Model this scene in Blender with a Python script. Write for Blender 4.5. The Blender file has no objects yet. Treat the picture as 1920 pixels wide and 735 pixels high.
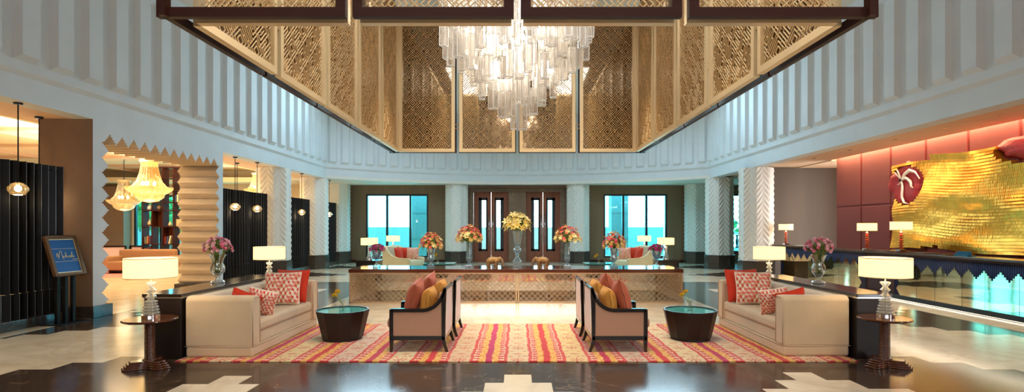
import bpy, bmesh, math, random
import numpy as np
from mathutils import Vector, Matrix, Euler
random.seed(7)
PI = math.pi
SC = bpy.context.scene
COL = SC.collection

# ------------------------------------------------------------------ colours and materials
def C(r, g, b):
    def f(v):
        v /= 255.0
        return v / 12.92 if v <= 0.04045 else ((v + 0.055) / 1.055) ** 2.4
    return (f(r), f(g), f(b), 1.0)

def newmat(name):
    m = bpy.data.materials.new(name)
    m.use_nodes = True
    nt = m.node_tree
    return m, nt, nt.nodes, nt.links, nt.nodes['Principled BSDF']

def mat(name, col, rough=0.5, metal=0.0, spec=0.5, var=0.0, vscale=6.0, bump=0.0, bscale=40.0, stretch=None,
        emit=None, estr=0.0, coat=0.0, sheen=0.0):
    m, nt, N, L, P = newmat(name)
    P.inputs['Base Color'].default_value = col
    P.inputs['Roughness'].default_value = rough
    P.inputs['Metallic'].default_value = metal
    P.inputs['Specular IOR Level'].default_value = spec
    P.inputs['Coat Weight'].default_value = coat
    P.inputs['Coat Roughness'].default_value = 0.08
    P.inputs['Sheen Weight'].default_value = sheen
    if emit:
        P.inputs['Emission Color'].default_value = emit
        P.inputs['Emission Strength'].default_value = estr
    if var or bump:
        tc = N.new('ShaderNodeTexCoord'); mp = N.new('ShaderNodeMapping')
        L.new(tc.outputs['Object'], mp.inputs['Vector'])
        if stretch: mp.inputs['Scale'].default_value = stretch
    if var:
        nz = N.new('ShaderNodeTexNoise'); nz.inputs['Scale'].default_value = vscale; nz.inputs['Detail'].default_value = 5
        L.new(mp.outputs[0], nz.inputs['Vector'])
        rp = N.new('ShaderNodeValToRGB')
        a = [max(0, c * (1 - var)) for c in col[:3]] + [1]; b = [min(1, c * (1 + var)) for c in col[:3]] + [1]
        rp.color_ramp.elements[0].color = a; rp.color_ramp.elements[0].position = 0.3
        rp.color_ramp.elements[1].color = b; rp.color_ramp.elements[1].position = 0.7
        L.new(nz.outputs['Fac'], rp.inputs['Fac']); L.new(rp.outputs[0], P.inputs['Base Color'])
    if bump:
        nb = N.new('ShaderNodeTexNoise'); nb.inputs['Scale'].default_value = bscale; nb.inputs['Detail'].default_value = 3
        L.new(mp.outputs[0], nb.inputs['Vector'])
        bp = N.new('ShaderNodeBump'); bp.inputs['Strength'].default_value = bump; bp.inputs['Distance'].default_value = 0.01
        L.new(nb.outputs['Fac'], bp.inputs['Height']); L.new(bp.outputs[0], P.inputs['Normal'])
    return m

def marble(name, base, vein, rough, scale=1.2, veinw=0.06, mixv=0.5, spec=0.5):
    m, nt, N, L, P = newmat(name)
    tc = N.new('ShaderNodeTexCoord')
    nz = N.new('ShaderNodeTexNoise'); nz.inputs['Scale'].default_value = scale; nz.inputs['Detail'].default_value = 8; nz.inputs['Distortion'].default_value = 1.6
    L.new(tc.outputs['Object'], nz.inputs['Vector'])
    r1 = N.new('ShaderNodeValToRGB'); e = r1.color_ramp.elements
    e[0].position = 0.5 - veinw; e[0].color = (0, 0, 0, 1); e[1].position = 0.5 + veinw; e[1].color = (0, 0, 0, 1)
    x = e.new(0.5); x.color = (1, 1, 1, 1)
    L.new(nz.outputs['Fac'], r1.inputs['Fac'])
    n2 = N.new('ShaderNodeTexNoise'); n2.inputs['Scale'].default_value = scale * 2.3; n2.inputs['Detail'].default_value = 6
    L.new(tc.outputs['Object'], n2.inputs['Vector'])
    r2 = N.new('ShaderNodeValToRGB')
    r2.color_ramp.elements[0].color = [c * 0.86 for c in base[:3]] + [1]; r2.color_ramp.elements[0].position = 0.3
    r2.color_ramp.elements[1].color = [min(1, c * 1.08) for c in base[:3]] + [1]; r2.color_ramp.elements[1].position = 0.7
    L.new(n2.outputs['Fac'], r2.inputs['Fac'])
    mm = N.new('ShaderNodeMath'); mm.operation = 'MULTIPLY'; mm.inputs[1].default_value = mixv
    L.new(r1.outputs[0], mm.inputs[0])
    mx = N.new('ShaderNodeMix'); mx.data_type = 'RGBA'
    L.new(mm.outputs[0], mx.inputs['Factor']); L.new(r2.outputs[0], mx.inputs['A']); mx.inputs['B'].default_value = vein
    L.new(mx.outputs['Result'], P.inputs['Base Color'])
    P.inputs['Roughness'].default_value = rough; P.inputs['Specular IOR Level'].default_value = spec
    return m

def glassy(name, tint, refl=0.12, rough=0.02, alpha=0.9, body=None, bodyw=0.0, emit=None, estr=0):
    """thin clear glass: tinted see-through + mirror by facing angle (+ a little milky body)"""
    m = bpy.data.materials.new(name); m.use_nodes = True
    nt = m.node_tree; N = nt.nodes; L = nt.links
    N.clear()
    out = N.new('ShaderNodeOutputMaterial')
    tr = N.new('ShaderNodeBsdfTransparent'); tr.inputs['Color'].default_value = tint
    gl = N.new('ShaderNodeBsdfGlossy'); gl.inputs['Roughness'].default_value = rough
    lw = N.new('ShaderNodeLayerWeight'); lw.inputs['Blend'].default_value = 0.35
    ma = N.new('ShaderNodeMath'); ma.operation = 'MULTIPLY_ADD'; ma.use_clamp = True
    ma.inputs[1].default_value = 0.75; ma.inputs[2].default_value = refl
    L.new(lw.outputs['Facing'], ma.inputs[0])
    mx = N.new('ShaderNodeMixShader'); L.new(ma.outputs[0], mx.inputs[0]); L.new(tr.outputs[0], mx.inputs[1]); L.new(gl.outputs[0], mx.inputs[2])
    last = mx
    if body:
        df = N.new('ShaderNodeBsdfTranslucent'); df.inputs['Color'].default_value = body
        d2 = N.new('ShaderNodeBsdfDiffuse'); d2.inputs['Color'].default_value = body
        m0 = N.new('ShaderNodeMixShader'); m0.inputs[0].default_value = 0.5
        L.new(df.outputs[0], m0.inputs[1]); L.new(d2.outputs[0], m0.inputs[2])
        m2 = N.new('ShaderNodeMixShader'); m2.inputs[0].default_value = bodyw
        L.new(mx.outputs[0], m2.inputs[1]); L.new(m0.outputs[0], m2.inputs[2]); last = m2
    if emit:
        em = N.new('ShaderNodeEmission'); em.inputs[0].default_value = emit; em.inputs[1].default_value = estr
        ad = N.new('ShaderNodeAddShader'); L.new(last.outputs[0], ad.inputs[0]); L.new(em.outputs[0], ad.inputs[1]); last = ad
    L.new(last.outputs[0], out.inputs[0])
    return m

def shade_mat(name, col, estr):
    m = bpy.data.materials.new(name); m.use_nodes = True
    nt = m.node_tree; N = nt.nodes; L = nt.links; N.clear()
    out = N.new('ShaderNodeOutputMaterial')
    t = N.new('ShaderNodeBsdfTranslucent'); t.inputs[0].default_value = col
    d = N.new('ShaderNodeBsdfDiffuse'); d.inputs[0].default_value = col
    mx = N.new('ShaderNodeMixShader'); mx.inputs[0].default_value = 0.35
    L.new(t.outputs[0], mx.inputs[1]); L.new(d.outputs[0], mx.inputs[2])
    em = N.new('ShaderNodeEmission'); em.inputs[0].default_value = col; em.inputs[1].default_value = estr
    ad = N.new('ShaderNodeAddShader'); L.new(mx.outputs[0], ad.inputs[0]); L.new(em.outputs[0], ad.inputs[1])
    L.new(ad.outputs[0], out.inputs[0])
    return m

def emis(name, col, s):
    m = bpy.data.materials.new(name); m.use_nodes = True
    nt = m.node_tree; N = nt.nodes; L = nt.links; N.clear()
    out = N.new('ShaderNodeOutputMaterial'); em = N.new('ShaderNodeEmission')
    em.inputs[0].default_value = col; em.inputs[1].default_value = s
    L.new(em.outputs[0], out.inputs[0])
    return m

def attr_mat(name, rough=0.8, bump=0.0, bscale=300, metal=0.0, sheen=0.0):
    m, nt, N, L, P = newmat(name)
    a = N.new('ShaderNodeAttribute'); a.attribute_name = 'Col'
    L.new(a.outputs['Color'], P.inputs['Base Color'])
    P.inputs['Roughness'].default_value = rough; P.inputs['Metallic'].default_value = metal
    P.inputs['Specular IOR Level'].default_value = 0.25
    P.inputs['Sheen Weight'].default_value = sheen
    if bump:
        tc = N.new('ShaderNodeTexCoord'); nb = N.new('ShaderNodeTexNoise'); nb.inputs['Scale'].default_value = bscale
        L.new(tc.outputs['Object'], nb.inputs['Vector'])
        bp = N.new('ShaderNodeBump'); bp.inputs['Strength'].default_value = bump; bp.inputs['Distance'].default_value = 0.004
        L.new(nb.outputs['Fac'], bp.inputs['Height']); L.new(bp.outputs[0], P.inputs['Normal'])
    return m

def dot_mat(name, base, dot, k=150.0, thr=0.25, rough=0.8):
    """fabric with a small regular diamond dot"""
    m, nt, N, L, P = newmat(name)
    tc = N.new('ShaderNodeTexCoord'); sp = N.new('ShaderNodeSeparateXYZ'); L.new(tc.outputs['Object'], sp.inputs[0])
    def sin(sock_a, sock_b):
        a = N.new('ShaderNodeMath'); a.operation = 'ADD'; L.new(sock_a, a.inputs[0]); L.new(sock_b, a.inputs[1])
        b = N.new('ShaderNodeMath'); b.operation = 'MULTIPLY'; b.inputs[1].default_value = k; L.new(a.outputs[0], b.inputs[0])
        c = N.new('ShaderNodeMath'); c.operation = 'SINE'; L.new(b.outputs[0], c.inputs[0])
        return c.outputs[0]
    xy = N.new('ShaderNodeMath'); xy.operation = 'ADD'; L.new(sp.outputs['X'], xy.inputs[0]); L.new(sp.outputs['Y'], xy.inputs[1])
    ng = N.new('ShaderNodeMath'); ng.operation = 'MULTIPLY'; ng.inputs[1].default_value = -1; L.new(sp.outputs['Z'], ng.inputs[0])
    s1 = sin(xy.outputs[0], sp.outputs['Z']); s2 = sin(xy.outputs[0], ng.outputs[0])
    mu = N.new('ShaderNodeMath'); mu.operation = 'MULTIPLY'; L.new(s1, mu.inputs[0]); L.new(s2, mu.inputs[1])
    gt = N.new('ShaderNodeMath'); gt.operation = 'GREATER_THAN'; gt.inputs[1].default_value = thr; L.new(mu.outputs[0], gt.inputs[0])
    mx = N.new('ShaderNodeMix'); mx.data_type = 'RGBA'
    L.new(gt.outputs[0], mx.inputs['Factor']); mx.inputs['A'].default_value = base; mx.inputs['B'].default_value = dot
    L.new(mx.outputs['Result'], P.inputs['Base Color'])
    P.inputs['Roughness'].default_value = rough; P.inputs['Specular IOR Level'].default_value = 0.25
    return m

# ------------------------------------------------------------------ mesh builder
class MB:
    def __init__(s): s.v = []; s.f = []; s.mi = []
    def face(s, idx, mi=0): s.f.append(tuple(idx)); s.mi.append(mi)
    def quadpts(s, a, b, c, d, mi=0):
        n = len(s.v); s.v += [tuple(a), tuple(b), tuple(c), tuple(d)]; s.face((n, n+1, n+2, n+3), mi)
    def box(s, x0, x1, y0, y1, z0, z1, mi=0, M=None):
        n = len(s.v)
        p = [(x0,y0,z0),(x1,y0,z0),(x1,y1,z0),(x0,y1,z0),(x0,y0,z1),(x1,y0,z1),(x1,y1,z1),(x0,y1,z1)]
        if M is not None: p = [tuple(M @ Vector(q)) for q in p]
        s.v += p
        for q in ((0,3,2,1),(4,5,6,7),(0,1,5,4),(1,2,6,5),(2,3,7,6),(3,0,4,7)): s.face([n+i for i in q], mi)
        return s
    def prism(s, poly, a0, a1, axis='z', mi=0, cap_mi=None, M=None):
        """poly: list of 2D points; extruded along axis from a0 to a1"""
        n = len(s.v); k = len(poly)
        def P(u, w, a):
            q = {'z': (u, w, a), 'x': (a, u, w), 'y': (u, a, w)}[axis]
            return tuple(M @ Vector(q)) if M is not None else q
        s.v += [P(u, w, a0) for u, w in poly] + [P(u, w, a1) for u, w in poly]
        for i in range(k):
            j = (i + 1) % k; s.face((n+i, n+j, n+k+j, n+k+i), mi)
        cm = mi if cap_mi is None else cap_mi
        s.face([n+i for i in range(k)][::-1], cm); s.face([n+k+i for i in range(k)], cm)
        return s
    def lathe(s, prof, segs=24, c=(0,0,0), mi=0, cap=True, rot=0.0, fold=None):
        n = len(s.v); m = len(prof)
        for i in range(segs):
            a = rot + 2*PI*i/segs; ca, sa = math.cos(a), math.sin(a)
            for r, z in prof:
                rr = r * (fold(i) if fold else 1)
                s.v.append((c[0]+rr*ca, c[1]+rr*sa, c[2]+z))
        for i in range(segs):
            j = (i+1) % segs
            for k in range(m-1): s.face((n+i*m+k, n+j*m+k, n+j*m+k+1, n+i*m+k+1), mi)
        if cap:
            if prof[0][0] > 1e-5: s.face([n+i*m for i in range(segs)][::-1], mi)
            if prof[-1][0] > 1e-5: s.face([n+i*m+m-1 for i in range(segs)], mi)
        return s
    def tube(s, pts, r, segs=8, mi=0):
        n = len(s.v); pts = [Vector(p) for p in pts]; m = len(pts)
        for i, p in enumerate(pts):
            t = (pts[min(i+1, m-1)] - pts[max(i-1, 0)]).normalized()
            u = t.cross(Vector((0, 0, 1)));
            if u.length < 1e-3: u = t.cross(Vector((1, 0, 0)))
            u.normalize(); w = t.cross(u)
            rr = r[i] if isinstance(r, (list, tuple)) else r
            for k in range(segs):
                a = 2*PI*k/segs; q = p + u*(rr*math.cos(a)) + w*(rr*math.sin(a)); s.v.append(tuple(q))
        for i in range(m-1):
            for k in range(segs):
                l = (k+1) % segs; s.face((n+i*segs+k, n+i*segs+l, n+(i+1)*segs+l, n+(i+1)*segs+k), mi)
        s.face([n+k for k in range(segs)][::-1], mi); s.face([n+(m-1)*segs+k for k in range(segs)], mi)
        return s
    def ell(s, c, r, segs=14, rings=8, M=None, mi=0):
        n = len(s.v)
        for i in range(rings+1):
            t = PI*i/rings
            for k in range(segs):
                a = 2*PI*k/segs
                q = Vector((r[0]*math.sin(t)*math.cos(a), r[1]*math.sin(t)*math.sin(a), r[2]*math.cos(t)))
                if M is not None: q = M @ q
                s.v.append(tuple(q + Vector(c)))
        for i in range(rings):
            for k in range(segs):
                l = (k+1) % segs; s.face((n+i*segs+k, n+(i+1)*segs+k, n+(i+1)*segs+l, n+i*segs+l), mi)
        return s
    def grid(s, P, mi=0):
        """P: 2-D list of points"""
        n = len(s.v); R = len(P); K = len(P[0])
        for row in P: s.v += [tuple(p) for p in row]
        for i in range(R-1):
            for k in range(K-1): s.face((n+i*K+k, n+i*K+k+1, n+(i+1)*K+k+1, n+(i+1)*K+k), mi)
        return s
    def mesh(s, name, mats, smooth=False, recalc=True):
        me = bpy.data.meshes.new(name)
        me.from_pydata(s.v, [], s.f)
        mats = mats if isinstance(mats, (list, tuple)) else [mats]
        for m in mats: me.materials.append(m)
        if len(mats) > 1: me.polygons.foreach_set('material_index', s.mi)
        if recalc:
            bm = bmesh.new(); bm.from_mesh(me)
            bmesh.ops.remove_doubles(bm, verts=bm.verts, dist=1e-6)
            bmesh.ops.recalc_face_normals(bm, faces=bm.faces)
            bm.to_mesh(me); bm.free()
        if smooth: me.polygons.foreach_set('use_smooth', [True]*len(me.polygons))
        me.update()
        return me
    def build(s, name, mats, parent=None, smooth=False, bevel=0.0, bseg=2, recalc=True, subd=0, auto=None, loc=None, rot=None):
        me = s.mesh(name, mats, smooth, recalc)
        return obj(name, me, parent, bevel, bseg, subd, auto, loc, rot)

def obj(name, me, parent=None, bevel=0.0, bseg=2, subd=0, auto=None, loc=None, rot=None):
    o = bpy.data.objects.new(name, me); COL.objects.link(o)
    if parent: o.parent = parent
    if loc: o.location = loc
    if rot: o.rotation_euler = rot
    if subd:
        md = o.modifiers.new('sub', 'SUBSURF'); md.levels = subd; md.render_levels = subd
    if bevel:
        md = o.modifiers.new('bev', 'BEVEL'); md.width = bevel; md.segments = bseg; md.limit_method = 'ANGLE'; md.angle_limit = 0.6
        md.harden_normals = False
    if auto is not None:
        me.polygons.foreach_set('use_smooth', [True]*len(me.polygons))
        try: me.set_sharp_from_angle(angle=auto)
        except Exception: pass
    return o

def thing(name, label, cat, loc=(0,0,0), rz=0.0, group=None):
    o = bpy.data.objects.new(name, None); COL.objects.link(o); o.empty_display_size = 0.1
    o.location = loc; o.rotation_euler = (0, 0, rz)
    return tag(o, label, cat, group)

def tag(o, label, cat, group=None):
    o['label'] = label; o['category'] = cat
    if group: o['group'] = group
    return o

def struct(o):
    o['kind'] = 'structure'; return o

def kids(o): return [c for c in bpy.data.objects if c.parent == o]

def dup(o, loc=None, rz=None, label=None, parent=None, sc=None):
    c = o.copy(); COL.objects.link(c)
    if parent: c.parent = parent
    if loc: c.location = loc
    if rz is not None: c.rotation_euler = (0, 0, rz)
    if label: c['label'] = label
    if sc: c.scale = sc
    for ch in kids(o): dup(ch, parent=c)
    return c

def light(kind, name, loc, power, col=(1,1,1), size=1.0, sy=None, rot=(0,0,0), angle=1.2, blend=0.6, rad=0.1, spread=None):
    l = bpy.data.lights.new(name, kind); l.energy = power; l.color = col
    if kind == 'AREA':
        l.shape = 'RECTANGLE'; l.size = size; l.size_y = sy or size
        if spread: l.spread = spread
    if kind == 'SPOT': l.spot_size = angle; l.spot_blend = blend; l.shadow_soft_size = rad
    if kind == 'POINT': l.shadow_soft_size = rad
    o = bpy.data.objects.new(name, l); COL.objects.link(o); o.location = loc; o.rotation_euler = rot
    return o

def set_colors(me, cols, domain='POINT'):
    a = me.color_attributes.new('Col', 'FLOAT_COLOR', domain)
    a.data.foreach_set('color', np.asarray(cols, dtype=np.float32).ravel())

# ------------------------------------------------------------------ palette
M = {}
M['white'] = mat('white_plaster', C(214,219,224), 0.75, var=0.03, vscale=2)
M['column'] = mat('column_plaster', C(228,226,220), 0.7)
M['ceil'] = mat('ceiling_paint', C(228,224,216), 0.85)
M['tanceil'] = mat('tan_soffit', C(222,190,162), 0.8)
M['warmceil'] = mat('lounge_ceiling', C(250,232,192), 0.85)
M['taupe'] = mat('taupe_wallcovering', C(122,97,72), 0.55, var=0.12, vscale=3, bump=0.15, bscale=180, stretch=(1,1,0.1))
M['taupe2'] = mat('taupe_fabric_wall', C(78,63,49), 0.7, var=0.1, vscale=3, bump=0.2, bscale=160, stretch=(1,1,0.15))
M['brown'] = mat('brown_pier', C(138,110,88), 0.7, var=0.05)
M['beige'] = mat('beige_reveal', C(214,194,166), 0.65, var=0.04)
M['cream'] = marble('cream_marble', C(222,204,178), C(190,165,135), 0.13, 0.9, 0.05, 0.35, spec=0.6)
M['dark'] = marble('dark_marble', C(66,51,41), C(120,96,76), 0.14, 1.3, 0.012, 0.75, spec=0.35)
M['darkbase'] = marble('dark_marble_base', C(66,58,52), C(120,105,95), 0.15, 2.2, 0.012, 0.4)
M['stone'] = marble('brown_stone', C(116,90,68), C(170,135,105), 0.3, 1.0, 0.012, 0.5)
M['lacquer'] = mat('black_lacquer', C(14,13,14), 0.12, spec=0.5, coat=0.3)
M['slat'] = mat('black_slat', C(5,5,6), 0.42, spec=0.18)
M['console'] = mat('espresso_lacquer', C(26,17,14), 0.14, spec=0.5, coat=0.4)
M['drum'] = mat('espresso_satin', C(30,21,18), 0.42, spec=0.4)
M['walnut'] = mat('walnut', C(86,44,28), 0.25, var=0.25, vscale=9, stretch=(1,1,0.12), coat=0.3)
M['walnutdk'] = mat('dark_walnut', C(56,22,12), 0.5, spec=0.2, var=0.2, vscale=9, stretch=(0.2,1,1))
M['mahog'] = mat('polished_mahogany', C(88,46,26), 0.18, var=0.25, vscale=14, coat=0.6)
M['doorwood'] = mat('door_wood', C(132,68,38), 0.4, var=0.2, vscale=7, stretch=(1,1,0.08))
M['tabletop'] = mat('glossy_walnut_top', C(92,46,30), 0.08, var=0.2, vscale=6, stretch=(0.15,1,1), coat=0.8)
M['gold'] = mat('brushed_gold', C(232,206,160), 0.38, 0.4)
M['goldlat'] = mat('gold_lattice', C(232,196,142), 0.38, 0.25)
M['brass'] = mat('bronze_lattice', C(206,172,134), 0.35, 0.7)
M['goldart'] = mat('gold_tiles', C(240,174,60), 0.3, 0.75, var=0.15, vscale=5)
M['chrome'] = mat('chrome', C(225,225,228), 0.08, 1.0)
M['mirror'] = mat('mirror', C(225,220,212), 0.02, 1.0)
M['bronzeglass'] = mat('bronze_mirror', C(150,132,112), 0.04, 1.0)
M['sofa'] = mat('beige_velvet', C(206,180,146), 0.75, var=0.06, vscale=3, bump=0.08, bscale=90, sheen=0.25, spec=0.2)
M['cream_fab'] = mat('cream_upholstery', C(222,208,168), 0.8, var=0.04, sheen=0.1)
M['red'] = mat('red_orange_fabric', C(206,58,32), 0.8, bump=0.2, bscale=300, sheen=0.2, spec=0.2)
M['coral'] = mat('coral_fabric', C(172,88,60), 0.75, bump=0.2, bscale=200, sheen=0.05, spec=0.25)
M['goldcush'] = dot_mat('gold_jacquard', C(214,150,66), C(150,92,38), 230, 0.3)
M['chairside'] = dot_mat('dotted_rose_fabric', C(186,146,118), C(126,78,60), 210, 0.35)
M['chairback'] = mat('mauve_fabric', C(226,200,192), 0.6, sheen=0.2, bump=0.1, bscale=250)
M['wood_dk'] = mat('ebonised_wood', C(24,17,15), 0.22, coat=0.5)
M['glass'] = glassy('clear_crystal', (0.93,0.96,0.96,1), 0.12, 0.02)
M['crystal'] = glassy('lamp_crystal', (0.86,0.88,0.86,1), 0.18, 0.03, body=(0.95,0.95,0.92,1), bodyw=0.22)
M['coralglass'] = glassy('coral_glass', (0.9,0.45,0.3,1), 0.15, 0.03, body=C(230,110,70), bodyw=0.5)
M['chand'] = glassy('chandelier_crystal', (0.95,0.94,0.93,1), 0.04, 0.08, body=(1,0.97,0.94,1), bodyw=0.2)
M['chandglint'] = mat('edge_glint_white', (0.95,0.93,0.9,1), 0.3, spec=0.6)  # white edge bars imitate glints along the crystals' edges
M['tealglass'] = mat('teal_mirror_glass', C(96,196,188), 0.04, 0.45)
M['winglass'] = glassy('cyan_tinted_glass', (0.33,0.88,1.0,1), 0.02, 0.0)
M['clearpane'] = glassy('tinted_pane', (0.62,0.93,0.98,1), 0.03, 0.0)
M['frame'] = mat('black_window_frame', C(12,16,24), 0.4)
M['shade'] = shade_mat('lamp_shade_fabric', C(255,236,190), 0.5)
M['bulb'] = emis('warm_bulb', (1,0.8,0.5,1), 14)
M['leaf'] = mat('leaf_green', C(92,112,36), 0.55, var=0.3, vscale=30)
M['stem'] = mat('stem_green', C(128,146,52), 0.5)
M['paper'] = mat('paper', C(230,226,216), 0.8)
M['rubber'] = mat('matt_black', C(12,12,12), 0.6)
M['blackmetal'] = mat('black_metal', C(16,16,18), 0.3, 0.4)
M['redwall'] = mat('red_upholstery', C(116,33,33), 0.7, var=0.06, vscale=2, bump=0.1, bscale=200, sheen=0.2)
M['redpatch'] = mat('crimson_tiles', C(150,14,26), 0.5, var=0.25, vscale=25, bump=0.6, bscale=70)
M['silver'] = mat('silver_white_petals', C(236,226,216), 0.3, 0.25)
M['slatglint'] = mat('slat_edge_glint', C(128,134,142), 0.3, 0.6)  # paler colour imitates light caught on the edges of the black slats
M['flute'] = mat('dark_fluted_tile', C(27,40,70), 0.16, spec=0.6, coat=0.5)
# ================================================================== THE ROOM
XW = 7.45            # face of the upper walls, left and right
ZB = 3.5             # underside of the upper walls
YB = 24.2            # back wall
ZC = 6.55            # hall ceiling
ARC_C = 12.95; ARC_R = 10.75
ARC_A = math.asin(XW / ARC_R)

# ---- floor: one slab of cream marble with dark stepped inlay
def floor_dark(x, y):
    ax = abs(x)
    st = lambda e, k=0.35: math.floor((ax - e) / k + 1e-6)
    # stepped white motifs at the front
    def motif(cx, wl, rows, y1, dy=0.3):
        for i, (l, r) in enumerate(rows):
            if y1 - dy*(i+1) < y < y1 - dy*i and cx - l < x < cx + r: return True
        return False
    if motif(0.01, 0, [(0.15,0.14),(0.34,0.34),(0.56,0.54),(0.76,0.74)], 5.785): return False
    if motif(-3.0, 0, [(0.155,0.15),(0.41,0.37),(0.68,0.64),(0.95,0.9)], 5.74): return False
    if motif(3.08, 0, [(0.155,0.16),(0.39,0.40),(0.66,0.79),(0.95,1.1)], 5.88): return False
    if y < 6.3 - 0.3*st(4.9) and (ax > 3.85 or y < 6.75) and y > 1.5: return True
    # half diamonds against the side walls
    for yc, tip, lo, hi in ((9.0, 5.95, 0.45, 0.0), (17.9, 5.75, 0.0, 0.0), (21.3, 6.1, 0.0, 0.0)):
        if ax < XW + (0.25 if x > 0 else 0):
            n = math.floor((ax - tip) / 0.35 + 1e-6)
            if n >= 0 and abs(y - yc) < 0.15 + 0.3*n*(0.72 if yc > 10 else 1): return True
    # dark field either side of the centre console
    if 3.88 < ax < 6.6 and 9.9 < y:
        top = 15.6 - 0.3*max(0, st(5.3, 0.5)); bot = 9.9 + 0.3*max(0, st(4.9))
        if bot < y < top:
            n = abs(ax - 6.3) / 0.35 + abs(y - 13.5) / 0.3
            if n < 4.3: return False
            return True
    if 3.88 < ax < 4.6 and abs(y - 18.3) < 0.3: return True
    return False

def build_floor():
    xs = {-26.0, 14.0}; ys = {-5.0, 40.0, 1.5, 6.75, 9.9, 15.6}
    for k in range(-24, 25): xs.add(round(k*0.35, 3))
    for k in range(0, 82): ys.add(round(k*0.3, 3))
    for cx, e in ((0.01,[.15,.14,.34,.56,.54,.76,.74]),(-3.0,[.155,.15,.41,.37,.68,.64,.95,.9]),(3.08,[.155,.16,.39,.40,.66,.79,.95,1.1])):
        for w in e: xs.add(round(cx-w,3)); xs.add(round(cx+w,3))
    for b in (5.785, 5.74, 5.88):
        for i in range(5): ys.add(round(b-0.3*i,3))
    for tip in (5.95, 5.75, 6.1):
        for n in range(6):
            xs.add(round(tip+0.35*n,3)); xs.add(-round(tip+0.35*n,3))
    for yc in (9.0, 17.9, 21.3):
        for n in range(7):
            for k in (1.0, 0.72):
                ys.add(round(yc+0.15+0.3*n*k,3)); ys.add(round(yc-0.15-0.3*n*k,3))
    for v in (3.88, 4.9, 5.3, 5.8, 6.3, 6.6, 4.6, XW, XW+0.25, 3.85, 5.25): xs.add(v); xs.add(-v)
    for v in (18.0, 18.6, 13.5): ys.add(v)
    xs = sorted(xs); ys = sorted(ys)
    def clean(a):
        r = [a[0]]
        for q in a[1:]:
            if q - r[-1] > 0.008: r.append(q)
        return r
    xs = clean(xs); ys = clean(ys)
    mb = MB(); W = len(xs)
    mb.v = [(x, y, 0.0) for y in ys for x in xs]
    for j in range(len(ys)-1):
        for i in range(len(xs)-1):
            d = floor_dark((xs[i]+xs[i+1])/2, (ys[j]+ys[j+1])/2)
            mb.face((j*W+i, j*W+i+1, (j+1)*W+i+1, (j+1)*W+i), 1 if d else 0)
    o = mb.build('floor', [M['cream'], M['dark']], recalc=False)
    struct(o)
build_floor()

# ---- upper walls with the tall recessed panels
def upper_wall(name, P, Nn, L, n, z1=ZC):
    """P(s) plan point, Nn(s) normal into the hall, L length, n panels"""
    u = L / n
    zs = [ZB, 3.87, 3.94, 4.08, 4.17, 6.10, 6.19, z1]
    S = []; kind = []
    for i in range(n):
        a = i*u
        S += [a, a+u*0.13, a+u*0.26, a+u*0.74, a+u*0.87]; kind += [0, 0, 1, 1, 0]
    S.append(L); kind.append(0)
    mb = MB(); rows = []
    for k, z in enumerate(zs):
        row = []
        for s, q in zip(S, kind):
            p = P(s); nn = Nn(s)
            off = 0.0 if k <= 1 else (0.13 if (q == 1 and k in (4, 5)) else 0.055)
            row.append((p[0]+nn[0]*off, p[1]+nn[1]*off, z))
        rows.append(row)
    mb.grid(rows)
    # back of the beam
    b0 = [(P(s)[0]-Nn(s)[0]*0.35, P(s)[1]-Nn(s)[1]*0.35, ZB) for s in S]
    b1 = [(q[0], q[1], z1) for q in b0]
    mb.grid([b0, b1]); mb.grid([rows[0], b0])
    return struct(mb.build(name, M['white'], recalc=False))
Y0 = -4.0; YC = 20.7
upper_wall('wall_left_upper', lambda s: (-XW, Y0+s), lambda s: (1, 0), YC-Y0, 40)
upper_wall('wall_right_upper', lambda s: (XW, Y0+s), lambda s: (-1, 0), YC-Y0, 40)
def arcP(s):
    a = -ARC_A + s/ARC_R
    return (ARC_R*math.sin(a), ARC_C + ARC_R*math.cos(a))
def arcN(s):
    a = -ARC_A + s/ARC_R
    return (-math.sin(a), -math.cos(a))
upper_wall('wall_back_upper', arcP, arcN, 2*ARC_A*ARC_R, 32)
upper_wall('wall_front_upper', lambda s: (-XW+s, Y0), lambda s: (0, 1), 2*XW, 24)

# ---- ceilings
def slab(name, x0, x1, y0, y1, z0, z1, m, bev=0):
    return struct(MB().box(x0,x1,y0,y1,z0,z1).build(name, m, bevel=bev))
slab('ceiling', -8.2, 8.2, -4.3, 24.6, ZC, ZC+0.1, M['ceil'])
# soffit behind the bowed upper wall
poly = [arcP(2*ARC_A*ARC_R*i/24) for i in range(25)]
poly = [(-9.5, YC), ] + poly + [(11.0, YC), (11.0, YB+0.3), (-9.5, YB+0.3)]
struct(MB().prism(poly, ZB+0.005, ZB+0.12, 'z').build('ceiling_back', M['ceil']))
slab('ceiling_alcove', -8.75, -7.46, -4, YC, ZB+0.005, ZB+0.1, M['tanceil'])
slab('ceiling_reception_edge', 7.46, 7.8, -4, YC, ZB+0.005, ZB+0.15, M['tanceil'])
def rec_ceiling():
    mb = MB()
    mb.box(7.8, 9.10, -4, YC, ZB+0.045, ZB+0.15)
    mb.box(9.08, 11.0, -4, YC, ZB+0.25, ZB+0.35)
    mb.box(9.08, 9.10, -4, YC, ZB+0.045, ZB+0.3)
    mb.box(9.10, 11.0, 15.45, YC, ZB+0.02, ZB+0.25)
    y = -3.4
    while y < 20:
        mb.box(7.82, 9.05, y, y+0.012, ZB+0.043, ZB+0.046); y += 2.2
    return struct(mb.build('ceiling_reception', M['tanceil']))
rec_ceiling()
# ---- wall behind the camera, side closures
slab('wall_front', -9, 11, -4.4, -4.05, 0, ZB, M['taupe'])
slab('wall_right_end', 10.9, 11.05, 15.4, YB+0.3, 0, ZB+0.3, M['taupe2'])

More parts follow.
